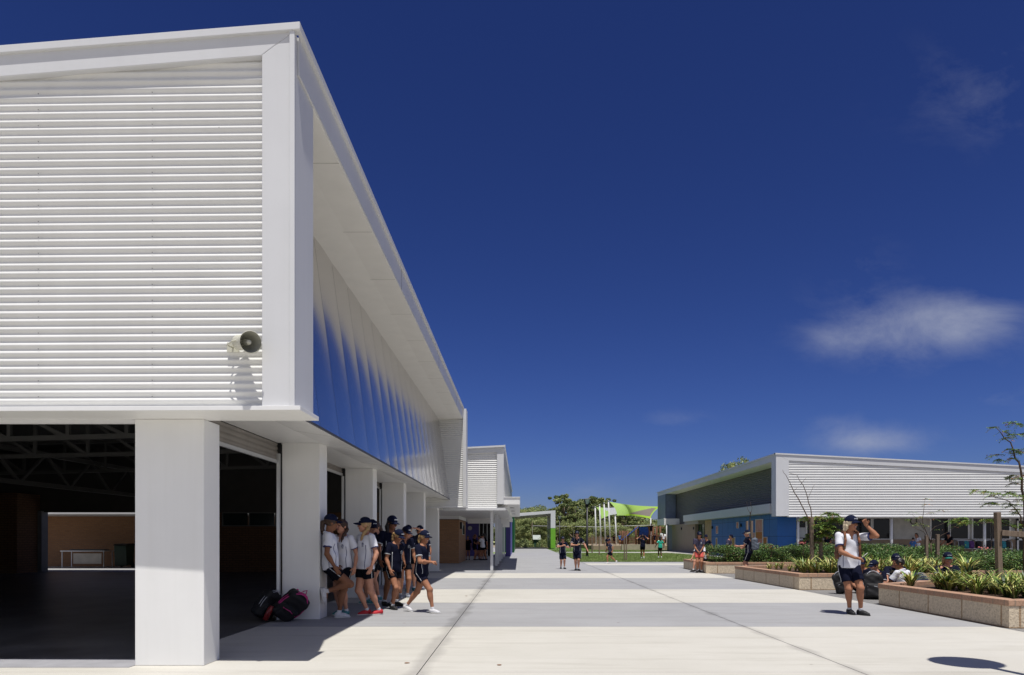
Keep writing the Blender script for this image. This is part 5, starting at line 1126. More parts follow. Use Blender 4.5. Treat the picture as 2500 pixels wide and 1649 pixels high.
    if smile: mi[fr_ & (np.abs(q[:, 0]) < .0165) & (np.abs(q[:, 2] + .036 - .12 * np.abs(q[:, 0])) < .0062)] = 2; mi[fr_ & (np.abs(q[:, 0]) < .0105) & (np.abs(q[:, 2] + .0345) < .0026)] = 3
    else: mi[fr_ & (np.abs(q[:, 0]) < .013) & (np.abs(q[:, 2] + .036) < .0030)] = 2
    me.polygons.foreach_set('material_index', mi); link('body', me, root, [skin(sk), EYE, LIP, TEETH])
    # ---- shirt
    e_ = .010 * H; t = SDF(); t.ell(X(0, .004, .225), Rm, np.array([.086 * gs, .058, .105]) * H + e_, K_); t.ell(X(0, .002, .11), Rm, np.array([.083, .062, .11]) * H + e_, K_); t.ell(X(0, -.004, 0.01), Rm, np.array([.088, .066, .09]) * H + e_, K_)
    [t.cone(sh[i_], X(0, -.004, .288), .0315 * H, .038 * H, K_) for i_ in (0, 1)]; [t.cone(X(s * .030, .0, .09), X(s * .036, -.002, -.08), .060 * H, .072 * H, .03 * H) for s in (1, -1)]
    t.cut(nrm(up + F * .35), X(0, 0, .326)); t.sub(X(0, .075, .292), Rm, np.array([.016, .05, .040]) * H); t.cut(-up, X(0, 0, -.012 - hem)); t.noise = (.0046 * H, 24 / H, loc[0] * 3 + loc[1])
    sm_ = t.mesh(h * 1.15, 'shirt'); 
    sc = SDF(); 
    so = link('shirt', sm_, root, [CLOTH[shirt], EMBN if shirt == 'white' else EMB])
    fk = [sh[i] + (elb[i] - sh[i]) * sleeve for i in (0, 1)]
    for i in (0, 1):
        t2 = SDF(); dd = nrm(elb[i] - sh[i]); t2.cone(sh[i] - dd * .012 * H, fk[i] + dd * .03 * H, .037 * H, .043 * H, .02 * H); t2.cut(dd, fk[i]); t2.noise = (.0022 * H, 30 / H, i + loc[1]); m2 = t2.mesh(h * 1.15, 'sleeve')
        mi = (((t2.centres - fk[i]) @ dd) > -.010 * H).astype(np.int32) * (1 if piping else 0); m2.polygons.foreach_set('material_index', mi); link('sleeve', m2, root, [CLOTH[shirt], EMB if shirt != 'white' else EMBN])
    c_ = SDF(); kk = []
    for j in range(9):
        a = -1.25 * PI / 2 + 2 * PI * .82 * (j / 8) - PI * .20; kk.append(X(math.sin(a - PI * .0) * .043, -math.cos(a) * .043 * -1 * 1.0, .325 + .016 * -math.cos(a) * 1.0))
    kk = [X(.041 * math.sin(a), -.004 - .042 * math.cos(a), .318 + .013 * math.cos(a)) for a in np.linspace(-PI * .84, PI * .84, 11)]
    c_.chain(kk, [.0115 * H] * 11, .008 * H); c_.cone(kk[0], X(-.014, .066, .268), .009 * H, .005 * H, .006); c_.cone(kk[-1], X(.014, .066, .268), .009 * H, .005 * H, .006); link('collar', c_.mesh(h * 1.1, 'collar'), root, CLOTH[shirt])
    def onto(sdf, p, d):   # walk from outside along d until the surface
        p = np.array(p, float)
        for _ in range(40):
            v = float(sdf.eval(p[None])[0])
            if v < .0008: break
            p = p + d * max(v * .8, .0008)
        return p
    if piping and h < .012:
        for s in (1, -1):
            pts = [onto(t, X(s * .075, .16, zz), -F) for zz in np.linspace(.215, -.006 - hem, 9)]; mb = MB(); mb.tube(pts, .0032 * H, 5); build('piping', mb, EMB if shirt != 'white' else EMBN, root)
            pts = [onto(t, X(s * .16, .01 - .02, zz), -Lf * s) for zz in np.linspace(.17, -.006 - hem, 8)]; mb = MB(); mb.tube(pts, .0028 * H, 5); build('piping', mb, EMB if shirt != 'white' else EMBN, root)
    if crest and h < .014:
        c0 = onto(t, X(.045, .16, .222), -F); mb = MB(); r1 = .013 * H; ring = [c0 + (Lf * math.cos(a) + up * math.sin(a) * 1.15) * r1 + F * .002 for a in np.linspace(0, 2 * PI, 15)]; mb.tube(ring, .0022 * H, 5, 0, False); mb.tube([c0 + Lf * r1 * .5 + up * r1 * .5 + F * .003, c0 - Lf * r1 * .2 + up * r1 * .3 + F * .003, c0 - Lf * r1 * .4 - up * r1 * .5 + F * .003], .003 * H, 5); mb.tube([c0 - up * r1 * 1.7 - Lf * r1 + F * .002, c0 - up * r1 * 1.9 + F * .002, c0 - up * r1 * 1.7 + Lf * r1 + F * .002], .002 * H, 5)
        build('crest', mb, EMBN if shirt == 'white' else EMB, root)
    # ---- shorts
    t = SDF(); t.ell(X(0, -.005, -.005), Rm, np.array([.089, .068, .078]) * H + .004 * H, .03 * H)
    for i, s in enumerate((1, -1)): t.cone(hips[i], hips[i] + (kn[i] - hips[i]) * (shortlen + .10), .060 * H, (.053 if girl else .056) * H, .02 * H)
    t.cut(up, X(0, 0, .05)); t.noise = (.0022 * H, 28 / H, loc[0])
    for i in (0, 1):
        dd = nrm(kn[i] - hips[i]); P_ = hips[i] + (kn[i] - hips[i]) * shortlen
        t.p.append(('s', P_ + dd * .11 * H, np.array([np.cross(dd, frame(dd)[0]), frame(dd)[0], dd]), np.array([.095 * H, .095 * H, .112 * H]), None, .01)) if False else None
    # each leg of the shorts ends in its own plane: polygonise the legs separately and join them as one part
    meshes = []
    tt = SDF(); tt.ell(X(0, -.005, -.005), Rm, np.array([.089, .068, .072]) * H + .004 * H, .03 * H); tt.cut(up, X(0, 0, .05)); tt.noise = t.noise
    legparts = [tt]
    for i in (0, 1):
        a = SDF(); dd = nrm(kn[i] - hips[i]); a.cone(hips[i], hips[i] + (kn[i] - hips[i]) * (shortlen + .12), .0605 * H, (.0535 if girl else .057) * H, .02 * H); a.cut(dd, hips[i] + (kn[i] - hips[i]) * shortlen); a.cut(up, X(0, 0, .05)); a.noise = t.noise; legparts.append(a)
    vs, fs, o_ = [], [], 0
    for a in legparts:
        m_ = a.mesh(h * 1.15); v = np.zeros(len(m_.vertices) * 3); m_.vertices.foreach_get('co', v); v = v.reshape(-1, 3); li = np.zeros(len(m_.loops), np.int32); m_.loops.foreach_get('vertex_index', li); vs.append(v); fs.append(li.reshape(-1, 4) + o_); o_ += len(v); bpy.data.meshes.remove(m_)
    V = np.concatenate(vs); Fq = np.concatenate(fs); m_ = bpy.data.meshes.new('shorts'); m_.vertices.add(len(V)); m_.vertices.foreach_set('co', V.reshape(-1).astype(np.float32)); m_.loops.add(len(Fq) * 4); m_.loops.foreach_set('vertex_index', Fq.reshape(-1).astype(np.int32)); m_.polygons.add(len(Fq)); m_.polygons.foreach_set('loop_start', (np.arange(len(Fq)) * 4).astype(np.int32)); m_.polygons.foreach_set('use_smooth', np.ones(len(Fq), bool)); m_.update(calc_edges=True)
    link('shorts', m_, root, CLOTH[shorts])
    if piping and shorts != 'coral' and h < .012:
        for i, s in enumerate((1, -1)):
            dd = (kn[i] - hips[i]); ld = nrm(Lf * s - nrm(dd) * (Lf * s @ nrm(dd))); pts = [onto(legparts[1 + i], hips[i] + dd * tt_ + ld * .14 * H, -ld) for tt_ in np.linspace(-.05, shortlen - .015, 7)]; mb = MB(); mb.tube(pts, .0035 * H, 5); build('piping', mb, EMB, root)
    # ---- socks, shoes
    for i in (0, 1):
        a, d = an[i], ft[i]; l_ = nrm(np.cross(u0, d)) if abs(d[2]) < .97 else l0; n_ = np.cross(d, l_); n_ = n_ if n_[2] > -.2 else -n_; FM = np.array([l_, d, n_]); leg = nrm(kn[i] - a)
        if socks: q_ = SDF(); q_.cone(a - leg * .01 * H, a + leg * .030 * H, .0215 * H, .0215 * H, .01); q_.cut(leg, a + leg * .030 * H); link('sock', q_.mesh(h, 'sock'), root, SOCK)
        s_ = SDF(); hb = a - n_ * .026 * H - d * .012 * H; s_.ell(hb + d * .0 * H + n_ * .004 * H, FM, np.array([.022, .030, .026]) * H, .02 * H); s_.ell(hb + d * .060 * H - n_ * .004 * H, FM, np.array([.026, .056, .021]) * H, .02 * H); s_.cone(hb + n_ * .014 * H, hb + d * .055 * H + n_ * .004 * H, .0235 * H, .0205 * H, .02 * H); s_.cut(-n_, hb - n_ * .0175 * H)
        sm2 = s_.mesh(h * .9, 'shoe'); so_ = link('shoe', sm2, root, SHOEM[shoes])
        sl_ = SDF(); sl_.ell(hb + d * .045 * H - n_ * .006 * H, FM, np.array([.029, .078, .05]) * H, .01); sl_.cut(n_, hb - n_ * .009 * H); sl_.cut(-n_, hb - n_ * .0200 * H); link('sole', sl_.mesh(h * .9, 'sole'), so_, SOLE if shoes != 'black' else SHOEM['black'])
        if h < .012:
            mb = MB()
            for q_ in range(3): pp = hb + d * (.028 + .014 * q_) * H + n_ * (.0225 - .0035 * q_) * H; mb.tube([pp - l_ * .012 * H - n_ * .004 * H, pp + n_ * .002 * H, pp + l_ * .012 * H - n_ * .004 * H], .0028 * H, 5)
            build('laces', mb, SOLE, so_)
    # ---- hair
    hs = SDF(); HR = HAIRS[hair]; hs.ell(HX(0, -.010, .018), HM, np.array([.0525, .060, .061]) * H, .01 * H); hs.sub(HX(0, .070, -.024), HM, np.array([.046, .056, .058]) * H)
    if hairstyle in ('short',): hs.cut(-hu, HX(0, -.03, -.022))
    elif hairstyle == 'pony':
        hs.cut(-hu, HX(0, -.03, -.045)) if False else None
        hs.chain([HX(0, -.058, .008), HX(.004, -.082, -.004), HX(.008, -.088, -.045), HX(.006, -.080, -.085), HX(.004, -.078, -.115)], np.array([.014, .021, .022, .017, .006]) * H, .012 * H)
    elif hairstyle == 'long':
        for s in (1, -1): hs.chain([HX(s * .040, -.02, .0), HX(s * .046, -.022, -.05), HX(s * .045, -.005, -.10), HX(s * .040, .02, -.15)], np.array([.016, .019, .017, .007]) * H, .012 * H)
        hs.chain([HX(0, -.05, 0), HX(0, -.06, -.06), HX(0, -.062, -.12)], np.array([.03, .035, .015]) * H, .02 * H)
    elif hairstyle == 'side':
        hs.chain([HX(.02, -.05, .0), HX(.05, -.035, -.035), HX(.052, .0, -.08), HX(.045, .02, -.13), HX(.04, .024, -.165)], np.array([.014, .016, .015, .012, .005]) * H, .012 * H)
    elif hairstyle == 'bob':
        for s in (1, -1): hs.chain([HX(s * .044, -.006, .012), HX(s * .048, -.010, -.02), HX(s * .046, -.016, -.045), HX(s * .040, -.025, -.062)], np.array([.011, .013, .012, .007]) * H, .012 * H); hs.chain([HX(s * .035, -.04, 0), HX(s * .038, -.046, -.062)], np.array([.024, .020]) * H, .012 * H)
    hs.noise = (.0025 * H, 75 / H, 1.3); link('hair', hs.mesh(h, 'hair'), root, HR)
    # ---- cap
    if cap:
        ct = hy + (PI if capback else 0) + R(capturn); cf = nrm(f0 * math.cos(ct) + l0 * math.sin(ct)); cf = nrm(cf - hu * (cf @ hu)); cl = np.cross(hu, cf); CM = np.array([cl, cf, hu]); CX = lambda a, b_, c: hc + (cl * a + cf * b_ + hu * c) * H
        c_ = SDF(); c_.ell(CX(0, -.008, .024), CM, np.array([.0560, .0655, .064]) * H, .01 * H); c_.cut(-nrm(hu + cf * .12), CX(0, 0, .022)); co = link('cap', c_.mesh(h, 'cap'), root, CAPM)
        mb = MB(); nu, nv = 10, 5; vs = []
        for zz in (0, 1):
            for i in range(nu + 1):
                for j in range(nv + 1):
                    u = -1 + 2 * i / nu; v = j / nv; xx = u * .046 * (1 - .10 * v); yy = .040 + v * (.058 * math.sqrt(max(0, 1 - (abs(u) ** 2.6)))) + .014 * (1 - u * u); zz_ = .026 - .016 * u * u - .012 * v - zz * .004; vs.append(CX(xx, yy, zz_))
        nn = (nu + 1) * (nv + 1); fs = []
        for i in range(nu):
            for j in range(nv): a = i * (nv + 1) + j; b_ = a + nv + 1; fs += [(a, b_, b_ + 1, a + 1), (nn + a, nn + a + 1, nn + b_ + 1, nn + b_)]
        for i in range(nu): a = i * (nv + 1) + nv; b_ = a + nv + 1; fs.append((a, b_, nn + b_, nn + a))
        mb.add(vs, fs, 0, True); build('brim', mb, capm or CAPM, co)
        if h < .013:
            mb = MB()
            for k in range(4): a = CX(-.017 + .0115 * k, .0505, .047); mb.box(0, 0, 0, 0, 0, 0) if False else mb.bar(a, a + (cl * .009 + cf * .0) * H, .005 * H, .010 * H)
            build('cap_logo', mb, EMB, co)
    if glasses:
        mb = MB()
        for s in (1, -1): mb.tube([HX(s * .008, .058, .004), HX(s * .030, .050, .004)], .0085 * H, 8)
        mb.tube([HX(-.045, .02, .008), HX(-.03, .048, .006), HX(.03, .048, .006), HX(.045, .02, .008)], .003 * H, 5); build('sunglasses', mb, SGL, root)
    pts = dict(sh=sh, elb=elb, wri=wri, X=X, Lf=Lf, F=F, up=up, H=H, hips=hips, kn=kn, root=root, t=t)
    if bag: worn_bag(pts, bag, h)
    return root, pts

def bag_sdf(c, M_, s, droop=0):
    """backpack body: main bag, front pocket, rounded"""
    b = SDF(); X = lambda a, b_, c_: np.array(c) + (np.array(M_[0]) * a + np.array(M_[1]) * b_ + np.array(M_[2]) * c_) * s
    b.box(X(0, 0, 0), M_, np.array([.105, .045, .16]) * s, .045 * s, .03 * s); b.box(X(0, .085, -.07), M_, np.array([.08, .022, .075]) * s, .03 * s, .012 * s); b.ell(X(0, .01, .15), M_, np.array([.13, .08, .09]) * s, .04 * s); b.noise = (.004 * s, 28 / s, c[0] * 9); return b, X
BAGM = {'black': mat('bag_black', (.008, .008, .010), .7, var=.2), 'navy': mat('bag_navy', (.03, .04, .08), .65, var=.2, vscale=8), 'camo': mat('bag_patterned', (.30, .10, .05), .8, col2=(.02, .03, .015), vscale=16), 'teal': mat('bag_teal', (.02, .20, .25), .7), 'blue': mat('bag_blue', (.02, .12, .42), .65), 'maroon': mat('bag_maroon', (.18, .02, .06), .7), 'purple': mat('bag_purple', (.10, .03, .16), .7), 'grey': mat('bag_grey', (.10, .12, .15), .7)}
PINK = mat('bag_pink', (.50, .035, .20), .6); STRAPM = mat('strap_black', (.012, .012, .014), .8); TRIMW = mat('bag_piping', (.45, .46, .5), .6)
def worn_bag(p, colr, h):
    X, H, Lf, F, up = p['X'], p['H'], p['Lf'], p['F'], p['up']
    t = thing('backpack', f"{colr} backpack", 'backpack', tuple(p['root'].location)); p['bag'] = t
    c = X(0, -.135, .17); b, BX = bag_sdf(c, np.array([-Lf, -F, up]), 1.0 * H / 1.6); link('bag_body', b.mesh(max(h, .009), 'bag_body'), t, BAGM[colr])
    for s in (1, -1):
        pts = [X(s * .055, -.085, .29), X(s * .060, -.03, .345), X(s * .062, .035, .325), X(s * .066, .080, .25), X(s * .074, .078, .17), X(s * .095, .03, .09), X(s * .07, -.07, .04)]
        s_ = SDF(); s_.chain(pts, [.012 * H] * 7, .01); link('strap', s_.mesh(max(h, .008), 'strap'), t, BAGM['camo'] if colr == 'camo' else STRAPM)
    mb = MB(); mb.tube([c - F * .10 * H + up * .03 * H + Lf * .06 * H, c - F * .108 * H + up * .045 * H, c - F * .10 * H + up * .03 * H - Lf * .06 * H], .004, 5); build('zip', mb, TRIMW, t)
    return t
def loose_bag(label, loc, fwd, up, s, colr, trim=None, h=.011, group=None):
    t = thing('backpack', label, 'backpack', loc, 0, group); f = nrm(fwd); u = nrm(up); f = nrm(f - u * (f @ u)); l = np.cross(u, f); M_ = np.array([l, f, u])
    b, X = bag_sdf(np.zeros(3), M_, s); link('bag_body', b.mesh(h, 'bag_body'), t, BAGM[colr])
    if h < .02:
        mb = MB()
        for yy in (.02, .062):
            ring = [X(.155 * math.cos(a) * (1 if yy < .05 else .97), yy, .235 * math.sin(a) + .02 if math.sin(a) > 0 else .17 * math.sin(a)) for a in np.linspace(-.6, PI + .6, 15)]; mb.tube(ring, .009 * s if trim is PINK else .005 * s, 6)
        mb.tube([X(-.10, .128, -.02), X(0, .136, .0), X(.10, .128, -.02)], .008 * s if trim is PINK else .004 * s, 5); build('zip_trim', mb, trim or TRIMW, t)
        for q in (.07, -.07): mb = MB(); mb.tube([X(q, -.09, .2), X(q * 1.2, -.14, .1), X(q * 1.5, -.12, -.08), X(q * 1.6, -.07, -.17)], .014 * s, 6); build('strap', mb, STRAPM if trim is not PINK else PINK, t)
        mb = MB(); mb.tube([X(-.03, -.04, .24), X(0, -.04, .29), X(.03, -.04, .24)], .008 * s, 6); build('handle', mb, trim or STRAPM, t)
    return t
# ================================================================ the people
def XY(p, Y): return ((p - 1269) * Y / 1667, Y, 0)
R_, L_ = 1, 0
gH = 'group of girls standing beside the hall pillars'
dn = lambda s, f=.0, o=.05, z=-.295: ((s * o, f, z), (s * .3, -1, 0))
# the girl leaning on the pillar
person('girl in white polo leaning back on the pillar with one foot against it', (-2.93, 10.86, 0), 1.66, 103, (-3, 0), (0, -.045, .50),
       [((.05, .05, -.28), (.3, -1, 0)), ((-.035, .045, -.285), (-.4, -1, 0))], [((.04, .03, .047), (0, 1, 0), 5, 0), ((-.03, -.088, .262), (0, 1, .1), 0, 78)], (16, 2), 'white', 'black', 'brown', 'brown', 'pony', h=.0075, group=gH, shoes='white', shortlen=.50)
person('laughing girl in white polo with a long side ponytail and no cap', XY(838, 11.32), 1.585, -22, (4, 2), (0, 0, .512), [((.055, .02, -.285), (.4, -1, 0)), dn(-1)], [((.055, .02, .047), (.1, 1, 0), 10, 0), ((-.05, -.02, .047), (0, 1, 0), -15, 0)], (-14, -4), 'white', 'black', 'fair', 'brown', 'side', False, 'aqua', h=.0075, group=gH)
person('girl in white polo and red canvas shoes wearing a navy cap tilted up', XY(893, 11.3), 1.61, -42, (-2, 0), (0, .01, .508), [((.05, .03, -.285), (.5, -1, 0)), dn(-1, .03)], [((.05, -.13, .047), (0, 1, 0), -20, 0), ((-.03, -.04, .047), (0, 1, 0), -14, 0)], (-28, -4), 'white', 'black', 'fair', 'blond', 'side', True, 'red', h=.0075, group=gH)
person('girl in navy with cap standing just behind the red shoed girl', XY(911, 13.3), 1.62, -60, (2, 0), None, [dn(1, .05), dn(-1, .05)], [((.05, -.02, .047), (0, 1, 0), 5, 0), ((-.05, .06, .047), (0, 1, 0), -5, 0)], (100, 14), 'navy', 'black', 'fair', 'auburn', 'pony', True, 'aqua', h=.010, group=gH)
person('bare headed girl in navy behind the red shoed girl', XY(924, 14.0), 1.61, -70, (2, 0), None, [dn(1, .05), dn(-1, .05)], None, (40, 10), 'navy', 'black', 'fair', 'brown', 'pony', False, 'aqua', h=.010, group=gH)
person('tallest girl in navy with long dark hair and cap', XY(952, 12.9), 1.68, 38, (2, 0), None, [dn(1, .05), ((-.05, .06, -.28), (-.4, -1, 0))], [((.05, .06, .047), (0, 1, 0), 15, 0), ((-.05, -.04, .047), (0, 1, 0), -5, 0)], (12, 12), 'navy', 'black', 'brown', 'dark', 'long', True, 'black', h=.009, group=gH)
person('shorter girl in navy polo with blond ponytail looking down in front of the tall girl', XY(960, 12.3), 1.445, 48, (8, 0), (0, .01, .505), [((.06, -.14, -.26), (.3, -1, 0)), ((-.03, .10, -.275), (-.4, -1, 0))], [((.045, -.10, .060), (0, 1, 0), 10, 14), ((-.04, .04, .047), (0, 1, 0), -8, 0)], (8, 22), 'navy', 'black', 'tan', 'blond', 'pony', True, 'black', h=.0075, group=gH)
person('child in navy with cap peering out behind the short blond girl', XY(986, 14.6), 1.52, 25, (6, 0), None, [dn(1, .05), dn(-1, .05)], None, (30, 18), 'navy', 'black', 'tan', 'brown', 'pony', True, 'grey', h=.010, group=gH)
person('child in navy holding the cap on their head with one hand', XY(1003, 16.5), 1.60, 5, (10, -4), None, [((.02, .06, .155), (1, 0, .1), (-.8, .2, .2), (-.3, .2, -1), .3), dn(-1, .05)], [((.05, .02, .047), (0, 1, 0), 15, 0), ((-.05, 0, .047), (0, 1, 0), -5, 0)], (-5, 22), 'navy', 'black', 'fair', 'blond', 'short', True, 'aqua', h=.011, girl=False, capback=True, group=gH)
person('child mostly hidden behind the striding girl, only a cap and arm showing', XY(1028, 17.0), 1.57, -20, (3, 0), None, [dn(1), ((-.20, .08, -.10), (-.4, -.4, -.4))], None, (0, 5), 'navy', 'black', 'tan', 'brown', 'short', True, 'grey', h=.012, girl=False, group=gH)
person('girl in navy striding into the sun with folded arms and sunglasses', XY(1029, 11.75), 1.435, 66, (3, 0), (0, 0, .487),
       [((-.150, .085, -.165), (.6, -.2, -.7), (-.8, .4, .05), (.2, -1, 0), .4), ((.070, .150, -.155), (-.9, -.5, -.5), (.5, .85, .0), (.3, -.2, -1), .9)],
       [((.035, -.235, .068), (0, 1, 0), -4, 16), ((-.035, .175, .047), (0, 1, 0), 2, 0)], (-12, 6), 'navy', 'navy', 'tan', 'blond', 'pony', True, 'white', h=.007, glasses=True, group=gH)
# the boy on the right
root, p = person('blond boy in white polo with backpack raising a hand to his navy cap', XY(2073, 11.45), 1.645, -8, (2, 1), (0, 0, .508),
       [((.022, .080, .120), (1, .9, -.45), (-.35, .1, .9), (-.4, .8, -.2), .8), ((.115, .135, -.205), (-1, -.2, -.4), (.95, .25, -.15), (-.2, .3, -1), .45)],
       [((.095, .05, .047), (.1, 1, 0), 34, 0), ((.015, -.03, .047), (-.1, 1, 0), 6, 0)], (30, 0), 'white', 'navy', 'tan', 'white', 'bob', True, 'black', h=.0065, girl=False, shortlen=.68, bag='camo')
p['bag']['label'] = 'patterned backpack worn by the blond boy in white'
stick = thing('paper_stick', 'small white stick held in the blond boy\'s lower hand', 'stick', tuple(p['wri'][1] + np.array(p['root'].location) + np.array((.085, -.04, .0)))); mb = MB(); mb.tube([(-.02, 0, -.02), (.10, -.01, .08)], .004, 6); build('stick', mb, SOLE, stick)
# seated boys between the planters
def seated(label, p, Y, H, face, hd, shirt, hair, style, cap, sk='tan', lean=14, arms=None, h=.010, legs=None, z=.105, **kw):
    return person(label, XY(p, Y), H, face, (lean, 0), (0, 0, z / H * 1.0 + .0), arms or [((.06, .22, -.20), (.6, -.3, -.6)), ((-.06, .22, -.20), (-.6, -.3, -.6))], legs or [((.02, .24, .05), (1, .3, .8), 40, 0), ((-.02, .20, .05), (-1, .3, .8), -40, 0)], hd, shirt, 'navy', sk, hair, style, cap, 'black', h, False, group='boys sitting on the paving between planters', **kw)
seated('seated boy in navy cap bent forward beside the black backpack', 2151, 14.9, 1.50, -60, (-10, 12), 'navy', 'brown', 'short', True, 'fair', 22)
seated('seated boy in navy cap and dark glasses facing the camera', 2184, 15.3, 1.66, -5, (-10, 0), 'navy', 'dark', 'short', True, 'fair', 4, glasses=True)
seated('seated boy with black hair and white polo seen from behind', 2212, 14.1, 1.58, 205, (45, 0), 'white', 'dark', 'short', False, 'brown', 12, h=.008)
seated('seated boy in a green brimmed cap half hidden by strappy plants', 2311, 15.4, 1.72, -12, (-4, 4), 'navy', 'blond', 'bob', True, 'fair', 3, capm=CAPG)
seated('seated boy in navy almost hidden behind the blond boy\'s legs', 2106, 16.0, 1.5, -30, (0, 14), 'navy', 'brown', 'short', True, 'tan', 14)
loose_bag('large black backpack standing beside the seated boys', (XY(2129, 14.35)[0], 14.35, .26), (-.2, -1, .1), (.1, .1, 1), 1.28, 'black')
loose_bag('dark backpack lying behind the walking boy\'s knees', (XY(2055, 15.7)[0], 15.7, .24), (-.5, -1, .1), (-.25, .1, 1), 1.1, 'black')
loose_bag('navy bag lying against the nearest planter behind the white shirted boy', (XY(2240, 14.6)[0], 14.6, .30), (0, -1, .5), (.5, .2, .8), 1.0, 'navy')
# two walking boys
root, p = person('older boy in navy walking with a backpack and holding a sandwich', XY(1409, 26.8), 1.54, -6, (1, 0), None, [((.15, .06, -.26), (.4, -1, 0)), ((.085, .15, -.145), (-1, -.3, -.5), (.9, .3, .05), (-.2, .3, 1), .6)], [((.035, .06, .047), (0, 1, 0), 30, 0), ((-.035, -.04, .047), (0, 1, 0), -12, 0)], (0, -4), 'navy', 'navy', 'fair', 'brown', 'short', True, 'black', .0105, False, bag='teal', shortlen=.86)
p['bag']['label'] = 'teal and navy backpack worn by the older walking boy'
w = p['wri'][1] + np.array(p['root'].location); fo = thing('sandwich', 'pale sandwich in the hand of the older walking boy', 'food', tuple(w + np.array((.10, -.03, .035)))); mb = MB(); mb.box(-.05, .05, -.03, .03, -.02, .02); build('bread', mb, mat('bread', (.60, .45, .25), .9), fo, bevel=.01)
person('younger boy in navy walking with both hands held to his chest', XY(1373.5, 28.3), 1.33, 4, (2, 0), None, [((-.03, .13, -.09), (.8, -.2, -.8), (-.3, .5, .8), (-1, 0, 0), .6), ((.07, .15, -.075), (-1, -.1, -.4), (.6, .4, .5), (1, 0, 0), .6)], [((.05, .07, .047), (0, 1, 0), 20, 0), ((-.05, -.03, .047), (0, 1, 0), -10, 0)], (0, 3), 'navy', 'navy', 'fair', 'brown', 'short', True, 'black', .0105, False, shortlen=.86)
# on the lawn
person('small child in a bucket hat running left at the edge of the lawn', XY(1490, 33.9), 1.22, -78, (8, 0), (0, 0, .50), [((.05, -.04, -.26), (.3, -1, 0)), ((-.05, .10, -.24), (-.3, -1, 0))], [((.03, -.24, .11), (0, 1, 0), 0, 45), ((-.03, .10, .047), (0, 1, 0), 0, 0)], (0, 10), 'dusk', 'navy', 'tan', 'auburn', 'long', True, 'white', .013, shortlen=.6)
person('child in navy with crossed straps standing behind the running child', XY(1484, 58), 1.45, -20, (0, 0), None, None, None, (0, 0), 'navy', 'navy', 'tan', 'dark', 'short', True, 'black', .02, False)
person('child seen from behind on the lawn raising a hand to the cap', XY(1569, 42.4), 1.49, 172, (0, 0), None, [((.02, .10, .10), (1, .2, -.2), (-.4, .3, .7)), ((-.03, .10, .10), (-1, .2, -.2), (.4, .3, .7))], [((.05, .08, .047), (0, 1, 0), 5, 0), ((-.05, -.06, .06), (0, 1, 0), -5, 10)], (0, 0), 'navy', 'black', 'tan', 'brown', 'short', True, 'white', .015, False, capback=True, shortlen=.5)
person('child in a turquoise shirt seen from behind on the lawn', XY(1612, 43.9), 1.33, 185, (0, 0), None, [((.13, .02, -.25), (.4, -1, 0)), ((-.10, .06, -.26), (-.4, -1, 0))], [((.07, .04, .047), (0, 1, 0), 10, 0), ((-.05, -.03, .047), (0, 1, 0), -10, 0)], (0, 0), 'teal', 'black', 'dark', 'dark', 'pony', True, 'white', .015, shortlen=.45)
for lab, a, Y, H, f, sh_, z in (('child in dark clothes climbing on the left of the blue tube', 1513, 82, 1.35, 20, 'blue', .45), ('child on the climbing tower beside the blue tube', 1590, 84, 1.5, 160, 'navy', 1.55), ('child in dark clothes below the climbing tower', 1598, 82, 1.4, 30, 'navy', .45), ('child in white behind the turquoise shirted child', 1620, 80, 1.35, 10, 'white', .45), ('child in navy near the thick white mast', 1634, 79, 1.4, -90, 'navy', .45), ('child crouching by the sail masts in dark clothes', 1499, 80, 1.2, 40, 'navy', .45)):
    x, y, _ = XY(a, Y); person(lab, (x, y, z), H, f, (0, 0), None, None, None, (0, 0), sh_, 'black', 'tan', 'dark', 'short', True, 'white', .03, False, piping=False, crest=False, socks=False, group='children at the playground')
# by the far planter
person('boy in faded navy shirt and coral shorts standing with clasped hands', (6.62, 25.2, 0), 1.50, -12, (4, 0), None, [((-.075, .09, -.265), (.7, -.6, 0), (-.5, .1, -.85)), ((.075, .09, -.265), (-.7, -.6, 0), (.5, .1, -.85))], [((.055, .02, .047), (0, 1, 0), 15, 0), ((-.045, 0, .047), (0, 1, 0), -15, 0)], (10, 4), 'dusk', 'coral', 'tan', 'brown', 'bob', True, 'black', .0105, False, piping=False, shortlen=.55)
person('boy in white sitting on the planter edge behind the coral shorts', (6.98, 26.1, 0), 1.5, -48, (20, 0), (0, 0, .325), [((.05, .22, -.20), (.6, -.3, -.5)), ((-.05, .22, -.20), (-.6, -.3, -.5))], [((.07, .26, .047), (.2, 1, .6), 10, 0), ((-.07, .30, .047), (-.2, 1, .6), -10, 0)], (0, 15), 'white', 'black', 'fair', 'blond', 'short', True, 'black', .012, False, shortlen=.5)
person('boy in navy standing behind the far hedge by the tan wall', XY(1724, 32), 1.42, -15, (0, 0), None, [((.11, .02, -.27), (.4, -1, 0)), dn(-1)], None, (-10, 0), 'navy', 'navy', 'tan', 'dark', 'short', True, 'black', .014, False)
person('boy in faded navy leaning forward behind the far hedge', XY(1774, 31), 1.46, 48, (16, 0), None, [dn(1, .12), dn(-1, .12)], None, (0, 25), 'dusk', 'navy', 'fair', 'blond', 'short', True, 'black', .014, False)
root, p = person('boy in navy with a grey backpack seen from behind, one arm held out', XY(1828, 23.5), 1.54, -122, (2, 0), None, [((-.02, .215, -.145), (.3, -1, -.6), (.0, 1, .25)), ((-.02, .13, -.18), (-.6, -1, -.4))], [((.055, .02, .047), (0, 1, 0), 10, 0), ((-.055, 0, .047), (0, 1, 0), -10, 0)], (12, 2), 'navy', 'black', 'fair', 'white', 'short', True, 'black', .0105, False, bag='grey', shortlen=.80)
